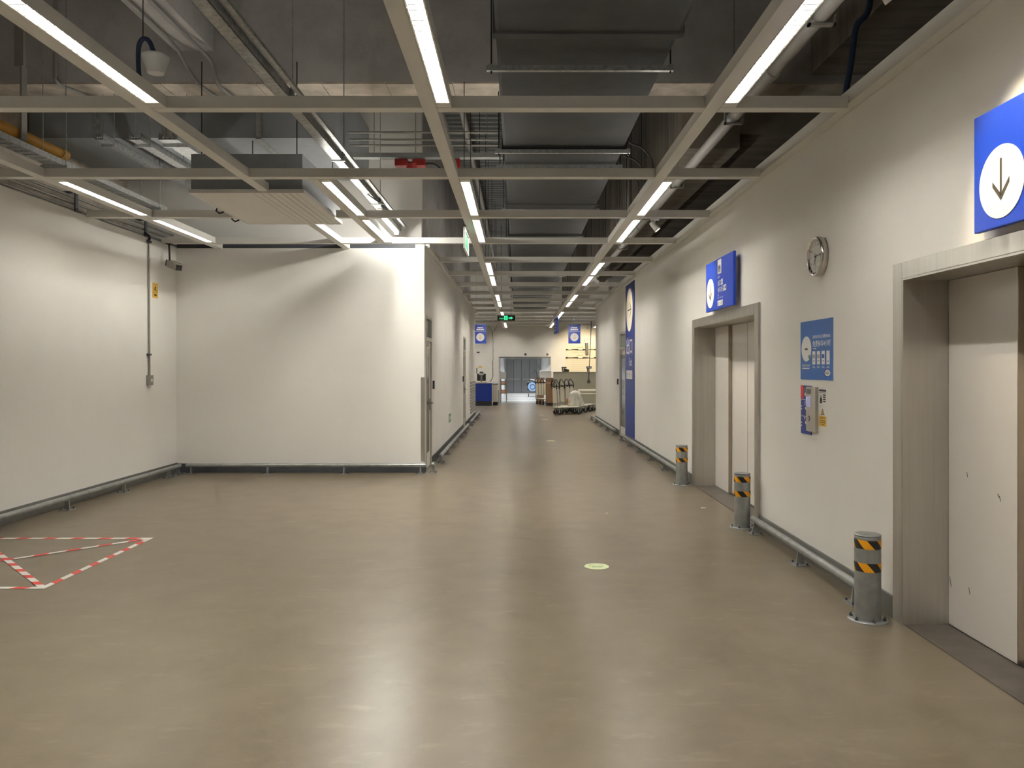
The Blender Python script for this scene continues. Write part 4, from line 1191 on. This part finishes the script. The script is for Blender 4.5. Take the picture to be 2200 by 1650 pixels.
spotlight((-.85, 27.45, 3.33), (-1.43, 30.0, 2.85), 'small white spotlight aimed at the hanging sign over the blue desk', 60, (1, .95, .88), 26)
spotlight((2.0, 27.45, 3.33), (2.18, 30.0, 2.78), 'small white spotlight aimed at the hanging sign over the counter', 60, (1, .95, .88), 26)
spotlight((3.0, 33.35, 3.33), (2.9, 35.7, 2.0), 'small white spotlight aimed at the cream wall board', 150, (1, .80, .48), 75)

# ------------------------------------------------------------------ hanging signs of the far hall
def hanging_sign(x, y, z0, label, w=.46, h=.73):
    t = thing('hanging_sign', (x, y, z0), label, 'sign')
    M = on_front(x - w / 2, y, z0)
    MB(M).bbox(0, w, 0, h, -.03, 0, .004).build('panel', 'blue_sign', t)
    d = MB(M).disc(w / 2, .24, .155, .155, .0005, .003, 36).build('arrow_disc', 'white_print', t)
    mb = MB(M); arrow(mb, w / 2, .25, .13, (0, -1), .1, .0035, .0042); mb.build('arrow', 'yellow_pale', d)
    mb = MB(M)
    for u0, u1, v0, v1 in ((.12, .34, .58, .62), (.08, .38, .50, .555), (.03, .43, .455, .463)):
        n = 4 if v1 - v0 > .02 else 1
        for i in range(n):
            a = u0 + (u1 - u0) * i / n; b = u0 + (u1 - u0) * (i + (.86 if n > 1 else 1)) / n
            mb.box(a, b, v0, v1, .0005, .002)
    mb.build('lettering', 'white_print', t)
    for s in (.08, w - .08): MB().cyl((x - w / 2 + s, y + .015, z0 + h), (x - w / 2 + s, y + .015, ZS), .004, n=6).build('wire', 'rail_steel', t)
    MB().box(x - w / 2, x + w / 2, y + .005, y + .025, z0 + h, z0 + h + .02).build('top_rail', 'white_plastic', t)
hanging_sign(-1.43, 30.0, 2.55, 'blue hanging sign with white disc above the blue desk')
hanging_sign(2.18, 30.0, 2.55, 'blue hanging sign with white disc above the beige counter')
t = thing('blade_sign', (1.43, 28, 2.84), 'narrow blue hanging sign turned edge-on to the corridor', 'sign')
M = frame((1.33, 28.6, 2.84), (.06, -1, 0), (0, 0, 1))
MB(M).bbox(0, 1.1, 0, .56, -.04, 0, .004).build('panel', 'blue_sign', t)
mb = MB(M)
for i in range(4): mb.box(.25, .85, .10 + i * .10, .15 + i * .10, .0005, .002)
mb.build('lettering', 'white_print', t)
for yy in (27.75, 28.4): MB().cyl((1.365, yy, 3.395), (1.365, yy, ZG), .004, n=6).build('wire', 'rail_steel', t)

# ------------------------------------------------------------------ blue desk with screen
t = thing('service_desk', (-1.45, 33.6, 0), 'bright blue service desk with black plinth', 'desk')
MB().bbox(-1.82, -1.10, 33.2, 33.9, .20, .96, .006).build('body', 'blue_desk', t)
MB().box(-1.81, -1.11, 33.21, 33.89, 0, .20).build('plinth', 'black', t)
MB().bbox(-1.84, -1.08, 33.18, 33.92, .96, .99, .004).build('worktop', 'panel_white', t)
t = thing('monitor', (-1.55, 33.5, .99), 'black monitor seen from behind on the blue desk', 'monitor')
MB().bbox(-1.74, -1.36, 33.50, 33.54, 1.06, 1.36, .008).build('screen_back', 'black', t)
MB().bbox(-1.59, -1.51, 33.44, 33.50, 1.02, 1.33, .01).build('neck', 'base_grey', t)
MB().bbox(-1.67, -1.43, 33.40, 33.62, .991, 1.02, .006).build('foot', 'black', t)
mb = MB(); mb.box(-1.64, -1.46, 33.484, 33.498, 1.31, 1.37); mb.build('bracket', 'white_plastic', t)
MB().cyl((-1.55, 33.56, 1.37), (-1.55, 33.56, 1.45), .10, .07, n=16).build('top_speaker', 'black', t)
tag(MB().bbox(-1.82, -1.30, 33.22, 33.38, .991, 1.02, .006).build('desk_mat', 'cardboard_pale'), 'low brown tray in front of the monitor', 'tray')
tag(MB().bbox(-1.28, -1.20, 33.3, 33.42, .991, 1.06, .012).build('small_box', 'white_plastic'), 'small white box on the blue desk corner', 'box')
t = thing('cream_cabinet', (-.95, 33.9, 0), 'narrow cream cabinet standing beside the blue desk', 'cabinet')
MB().bbox(-1.07, -.85, 33.6, 34.2, .15, .90, .006).build('body', 'cream_panel', t)
MB().box(-1.06, -.86, 33.62, 34.18, 0, .15).build('plinth', 'black', t)
MB().bbox(-1.075, -.84, 33.58, 34.2, .90, .925, .004).build('top', 'arrow_brown', t)
tag(MB().bbox(-1.05, -.92, 33.7, 33.9, .926, 1.03, .008).build('paper_box', 'white_plastic'), 'white paper box on the cream cabinet', 'box')
t = thing('hanging_cable', (-1.06, 33.4, 2.6), 'coiled cable hanging on hooks from the grid beside the desk', 'cable')
mb = MB(); mb.tube([(-1.25, 33.4, 3.43), (-1.07, 33.4, 3.13)], .012, 6); mb.tube([(-.87, 33.4, 3.43), (-1.03, 33.4, 3.13)], .012, 6); mb.build('yoke', 'base_grey', t)
MB().cyl((-1.05, 33.4, 3.14), (-1.05, 33.4, 2.85), .05, .02, n=10).build('clamp', 'conduit', t)
mb = MB()
pts = [(-1.05 + .035 * math.cos(i * .9), 33.4 + .035 * math.sin(i * .9), 2.85 - i * .0125) for i in range(76)]
mb.tube(pts, .012, 6); mb.build('coil', 'grey_print', t)
MB().tube(smooth_pts([(-1.06, 33.4, 1.92), (-1.06, 33.4, 1.5), (-1.06, 33.42, 1.25), (-1.12, 33.45, 1.1), (-1.2, 33.5, 1.015)]), .020, 8).build('tail', 'conduit', t)
# wall bits behind the desk
for x, z, w, h, m, lab in ((-1.80, 2.32, .13, .06, 'black', 'small black sensor on the far wall above the desk'), (-1.70, 1.66, .16, .06, 'yellow_pale', 'small yellowish label on the far wall above the desk'),
                           (-1.86, 1.48, .04, .26, 'black', 'slim black handset on the far wall behind the desk'), (-1.44, 2.21, .07, .10, 'panel_white', 'small white alarm box on the far wall')):
    tag(MB(on_front(x, YF, z)).bbox(-w / 2, w / 2, -h / 2, h / 2, 0, .03, .004).build('wall_device', m), lab, 'wall device')
for x, m, lab in ((.36, 'base_dark', 'round dark sensor above the passage mouth'), (1.36, 'conduit', 'round grey sensor above the passage mouth near the counter')):
    mb = MB(on_front(x, YF, 2.23)); mb.lathe([(.055, 0), (.055, .02), (.04, .035), (.015, .04), (0, .04)], 20)
    tag(mb.build('round_sensor', m), lab, 'sensor')

# stand with wooden crates at the passage mouth
t = thing('crate_stand', (-.62, 36.8, 0), 'grey steel stand against the passage wall', 'stand')
for x, y in ((-.79, 36.3), (-.52, 36.3), (-.79, 37.3), (-.52, 37.3)): MB().box(x - .015, x + .015, y - .015, y + .015, .002, 1.45).build('leg', 'rail_steel', t)
for z in (.42, .82): MB().box(-.80, -.50, 36.28, 37.32, z, z + .02).build('shelf', 'rail_steel', t)
MB().box(-.80, -.53, 36.28, 36.30, 1.10, 1.42).build('white_board', 'white_plastic', t)
for z, lab in ((.44, 'wooden crate on the lower shelf of the grey stand'), (.84, 'wooden crate on the upper shelf of the grey stand')):
    t = thing('wooden_crate', (-.65, 36.7, z), lab, 'crate')
    for i in range(3): MB().box(-.78, -.52, 36.32, 36.335, z + .005 + i * .055, z + .05 + i * .055).build('slat', 'crate_wood', t)
    for x in (-.78, -.535): MB().box(x, x + .015, 36.335, 37.2, z, z + .16).build('side', 'crate_wood', t)
    MB().box(-.765, -.535, 36.335, 37.2, z, z + .012).build('bottom', 'crate_wood', t)
t = thing('standing_bin', (-.98, 35.4, 0), 'dark standing bin beside the passage mouth', 'bin')
MB().bbox(-1.02, -.86, 35.3, 35.6, 0, .55, .01).build('body', 'base_dark', t)
MB().bbox(-1.03, -.85, 35.29, 35.61, .55, .60, .006).build('lid', 'arrow_brown', t)

# stroller-like cart with the round blue item, in the passage
t = thing('folding_cart', (.95, 44, 0), 'black folded cart with a pale blue drum standing in the passage', 'cart')
MB().bbox(.55, 1.20, 43.9, 44.4, .36, .56, .02).build('lower_tray', 'black', t)
MB().bbox(.52, 1.22, 43.9, 44.4, .60, .82, .02).build('upper_tray', 'black', t)
MB(Matrix.Translation((.98, 44.1, .92)) @ Matrix.Rotation(R(12), 4, 'Y')).bbox(-.26, .26, -.2, .2, -.02, .02, .008).build('lid', 'white_plastic', t)
for x, y in ((.62, 43.95), (1.12, 43.95), (.62, 44.35), (1.12, 44.35)):
    w_ = MB().cyl((x - .02, y, .08), (x + .02, y, .08), .078, n=16).build('castor', 'rubber', t)
    MB().box(x - .012, x + .012, y - .012, y + .012, .10, .37).build('fork', 'rail_steel', t)
MB().tube(smooth_pts([(1.15, 44.3, .80), (1.10, 44.3, 1.2), (1.05, 44.3, 1.42), (.95, 44.3, 1.46), (.92, 44.3, 1.32)]), .016).build('push_handle', 'black', t)
MB().cyl((.83, 43.60, .56), (.83, 43.88, .56), .25, n=32).build('round_drum', 'blue_toy', t, label='pale blue round drum')
MB(on_front(.83, 43.60, .56)).ring(0, 0, .12, .15, .001, .012, 24).build('drum_ring', 'black', t)

# ------------------------------------------------------------------ flat trolleys
def trolley():
    t = thing('flat_trolley', (0, 0, 0))
    MB().bbox(0, .9, -.205, .205, .235, .265, .008).build('platform', 'cream_panel', t)
    mb = MB()
    for s in (-1, 1): mb.tube([(0, s * .20, .245), (.9, s * .20, .245)], .014, 8)
    mb.build('deck_frame', 'rail_steel', t)
    for x in (.08, .82):
        for s in (-1, 1):
            w_ = MB().cyl((x, s * .16 - .02, .075), (x, s * .16 + .02, .075), .074, n=16).build('castor', 'rubber', t)
            mb = MB(); mb.box(x - .02, x + .02, s * .16 - .028, s * .16 - .022, .06, .2); mb.box(x - .02, x + .02, s * .16 + .022, s * .16 + .028, .06, .2); mb.box(x - .03, x + .03, s * .16 - .03, s * .16 + .03, .195, .236)
            mb.build('fork', 'rail_steel', w_)
    mb = MB()
    for s in (-1, 1): mb.tube([(.02, s * .18, .24), (-.02, s * .18, .95)], .014, 8)
    mb.build('upright', 'rail_steel', t)
    MB(Matrix.Translation((.0, 0, 0))).add([(-.005, -.165, .40), (-.005, .165, .40), (-.018, .165, .93), (-.018, -.165, .93), (.005, -.165, .40), (.005, .165, .40), (-.008, .165, .93), (-.008, -.165, .93)],
        [(0, 3, 2, 1), (4, 5, 6, 7), (0, 1, 5, 4), (1, 2, 6, 5), (2, 3, 7, 6), (3, 0, 4, 7)]).build('back_panel', 'cream_panel', t)
    pts = smooth_pts([(-.02, -.18, .88), (-.03, -.21, 1.0), (-.05, -.165, 1.10), (-.07, 0, 1.20), (-.05, .165, 1.10), (-.03, .21, 1.0), (-.02, .18, .88)], 6)
    h = MB().tube(pts, .02, 8).build('handle_loop', 'black', t)
    MB().tube([(-.025, -.19, .97), (-.025, .19, .97)], .016, 8).build('cross_grip', 'black', h)
    MB().box(-.05, 0, -.03, .03, .93, .985).build('coin_lock', 'black', h)
    return t
tr = trolley()
spots = [(1.29, 26.95, 22), (1.40, 27.47, 22), (1.62, 28.05, 22), (1.84, 28.62, 22), (2.02, 29.17, 22)]
GR = 'flat trolleys parked before the beige counter'
for i, (x, y, a) in enumerate(spots):
    if i == 0: tr.location = (x, y, 0); tr.rotation_euler = (0, 0, R(a)); tag(tr, 'outermost cream flat trolley of the front row, under the film bundle', 'trolley', GR)
    else: copy_at(tr, (x, y, 0), R(a), ('', 'cream flat trolley nested tight against the outermost front trolley', 'cream flat trolley carrying the small orange crate', 'cream flat trolley between the crate trolley and the one by the low counter', 'cream flat trolley standing closest to the low grey-green counter')[i])
for i, (x, y, a) in enumerate([(.98, 34.9, 20), (1.10, 34.95, 24), (1.22, 35.0, 28)]):
    copy_at(tr, (x, y, 0), R(a - 90), ('cream flat trolley beside the freight passage mouth', 'middle cream flat trolley of the three by the cardboard boxes', 'cream flat trolley closest to the tall brown cardboard box')[i], 'flat trolleys beside the cardboard boxes')

# boxes by the passage
t = thing('cardboard_box', (1.42, 33.6, 0), 'tall brown cardboard box beside the beige counter end', 'box')
MB().bbox(1.21, 1.55, 33.3, 33.75, .12, 1.18, .006).build('carton', 'cardboard', t)
MB().box(1.24, 1.52, 33.33, 33.72, 0, .12).build('pallet', 'base_dark', t)
MB().box(1.20, 1.56, 33.296, 33.30, .95, 1.0).build('tape', 'cardboard_pale', t)
t = thing('cardboard_box', (1.0, 33.6, 0), 'pale pinkish cardboard box under the white box', 'box')
MB().bbox(.86, 1.19, 35.25, 35.62, .0, 1.17, .006).build('carton', 'cardboard_pale', t)
MB().box(.85, 1.20, 35.246, 35.25, .9, .94).build('tape', 'cardboard', t)
t = thing('white_box', (1.2, 33.6, 1.18), 'white foam box on top of the tall cardboard box', 'box')
MB().bbox(.95, 1.44, 33.32, 33.72, 1.181, 1.50, .01).build('body', 'white_plastic', t)
MB().box(.94, 1.45, 33.31, 33.73, 1.45, 1.465).build('lid_line', 'panel_white', t)
mb = MB(on_front(1.2, 33.6, 1.501)); mb.poly([(.0, .0), (.24, .0), (.24, .28), (.16, .20), (.02, .04)], -.08, .02)
tag(mb.build('white_wrap', 'white_plastic'), 'folded white sheet standing on the foam box', 'sheet')

# beige counter
t = thing('beige_counter', (2.6, 30.8, 0), 'high beige counter front across the far hall', 'counter')
MB().bbox(1.42, 6.0, 30.5, 30.58, 0, 1.43, .006).build('front_panel', 'beige_panel', t)
MB().bbox(1.40, 6.0, 30.48, 31.1, 1.43, 1.455, .005).build('worktop', 'beige_panel', t)
MB().box(1.42, 1.48, 30.58, 31.08, 0, 1.43).build('end_panel', 'beige_panel', t)
t = thing('tape_dispenser', (2.0, 30.7, 1.456), 'black tape dispenser on the beige counter', 'dispenser')
MB().bbox(1.76, 1.98, 30.62, 30.78, 1.456, 1.50, .01).build('base', 'black', t)
MB().cyl((1.80, 30.70, 1.56), (2.02, 30.70, 1.50), .045, n=14).build('tape_roll', 'arrow_brown', t)
MB().box(1.74, 1.78, 30.64, 30.76, 1.49, 1.62).build('post', 'black', t)
MB().bbox(1.73, 1.92, 30.62, 30.78, 1.60, 1.65, .008).build('cutter_head', 'black', t)
t = thing('counter_scanner', (2.76, 30.7, 1.456), 'small dark scanner with lit display on the beige counter', 'scanner')
MB().box(2.73, 2.77, 30.68, 30.72, 1.456, 1.58).build('leg', 'base_dark', t)
MB().box(2.79, 2.82, 30.68, 30.72, 1.456, 1.58).build('leg', 'base_dark', t)
MB().bbox(2.70, 2.90, 30.64, 30.76, 1.58, 1.67, .01).build('head', 'blue_deep', t)
MB().box(2.73, 2.86, 30.636, 30.641, 1.60, 1.65).build('display', 'white_print', t)
t = thing('low_counter', (2.8, 29.2, 0), 'low grey-green counter before the beige counter', 'counter')
MB().bbox(2.14, 5.0, 29.9, 30.45, .06, .60, .006).build('body', 'beige_panel', t)
MB().box(2.18, 5.0, 29.93, 30.44, 0, .06).build('plinth', 'black', t)
MB().bbox(2.12, 5.0, 29.88, 30.46, .60, .63, .004).build('worktop', 'cream_panel', t)
t = thing('packing_roll', (3.2, 29.3, .7), 'white packing paper roll lying above the low counter', 'roll')
MB().cyl((2.33, 30.1, .745), (4.5, 30.1, .745), .042, n=20).build('roll', 'cream_print', t)
MB().box(2.31, 2.35, 30.05, 30.15, .631, .75).build('stand', 'cream_panel', t)
MB().box(4.46, 4.50, 30.05, 30.15, .631, .75).build('stand', 'cream_panel', t)
# plastic film bundle and crate on the trolleys
def lumpy(cx, cy, z0, rx, ry, h, seed):
    rnd = random.Random(seed); n, m = 44, 14; vs = []; fs = []
    ph = [rnd.uniform(0, 6.28) for _ in range(6)]
    for j in range(m + 1):
        q = j / m
        base = (1.0 - .42 * q ** 1.6) * (1 if q < .92 else max(0.05, (1 - q) / .08))
        for k in range(n):
            a = 2 * math.pi * k / n
            f = base * (1 + .14 * math.sin(3 * a + ph[0] + 2 * q) + .10 * math.sin(7 * a + ph[1] - 5 * q) + .08 * math.sin(11 * a + ph[2] + 6 * q) + rnd.uniform(-.06, .06))
            vs.append((cx + rx * f * math.cos(a), cy + ry * f * math.sin(a), z0 + h * q * (1 + .05 * math.sin(2 * a + ph[3]))))
    for j in range(m):
        for k in range(n): fs.append((j * n + k, j * n + (k + 1) % n, (j + 1) * n + (k + 1) % n, (j + 1) * n + k))
    fs.append(tuple(range(n))[::-1]); fs.append(tuple(m * n + k for k in range(n)))
    return MB().add(vs, fs, smooth=True)
t = thing('film_bundle', (2.15, 27.45, .27), 'crumpled translucent plastic film bundle on the front trolleys', 'plastic film')
lumpy(2.02, 27.47, .266, .26, .21, .54, 3).build('film', 'clear_film', t)
t = thing('wooden_crate', (1.84, 28.1, .266), 'orange wooden crate standing on a flat trolley', 'crate')
MB().bbox(1.76, 1.92, 28.06, 28.22, .266, .50, .004).build('side', 'crate_wood', t)
MB().box(1.75, 1.93, 28.045, 28.059, .42, .48).build('rim', 'crate_wood', t)
t = thing('support_pole', (2.82, 30.3, 0), 'thin dark pole leaning from counter to grid', 'pole')
MB().tube([(2.77, 30.47, 1.1), (2.87, 30.4, ZG)], .013, 8).build('pole', 'arrow_brown', t)
MB().box(2.72, 2.82, 30.37, 30.495, 1.05, 1.12).build('foot_clamp', 'base_dark', t)

# cream wall board with the two printed rods
t = thing('wall_board', (3.0, YF, 1.45), 'warm lit cream wall board with two long dark rods', 'board')
M = on_front(2.18, YF - .02, 1.30)
MB(M).box(0, 1.45, 0, 1.30, -.02, 0).build('sheet', 'board_cream', t)
for v in (1.15, .78):
    mb = MB(M); mb.cyl((.02, v, .03), (1.38, v, .03), .012, n=8); mb.cyl((.28, v, .03), (.58, v, .03), .012, .03, n=8); mb.cyl((.78, v, .03), (1.05, v, .03), .03, .012, n=8)
    rod = mb.build('rod', 'black', t)
    mb = MB(M)
    for a, b in ((.58, .78), (1.10, 1.28) if v < 1 else (.14, .28)): mb.cyl((a, v, .03), (b, v, .03), .028, n=8)
    mb.build('sleeve', 'white_print', rod)
    mb = MB(M)
    for a in (.02, 1.32): mb.cyl((a, v, .03), (a + .09, v, .03), .03, n=8)
    mb.build('end_grip', 'black', rod)
mb = MB(M)
for v, u0, u1 in ((1.235, .52, .80), (.865, .52, .80), (1.03, .30, 1.1), (.99, .35, 1.0), (.62, .25, 1.15), (.55, .25, 1.15), (.46, .25, 1.1), (.38, .25, 1.15), (.30, .3, .9), (.20, .25, 1.1)):
    mb.box(u0, u1, v, v + (.035 if v in (1.235, .865) else .012), .0003, .001)
mb.build('faint_lettering', 'faint_text', t)
t = thing('wall_lamp', (3.12, YF, 2.3), 'white capped tubular wall lamp above the cream board', 'lamp')
MB().cyl((3.12, YF - .10, 2.95), (3.12, YF - .10, 2.75), .075, n=18).build('cap', 'white_plastic', t)
MB().cyl((3.14, YF - .10, 2.75), (3.16, YF - .10, 2.25), .07, n=18).build('tube', 'base_grey', t)
MB().box(3.10, 3.16, YF - .06, YF, 2.55, 2.65).build('bracket', 'base_grey', t)

for o in bpy.data.objects:
    if '_base' in o: del o['_base']
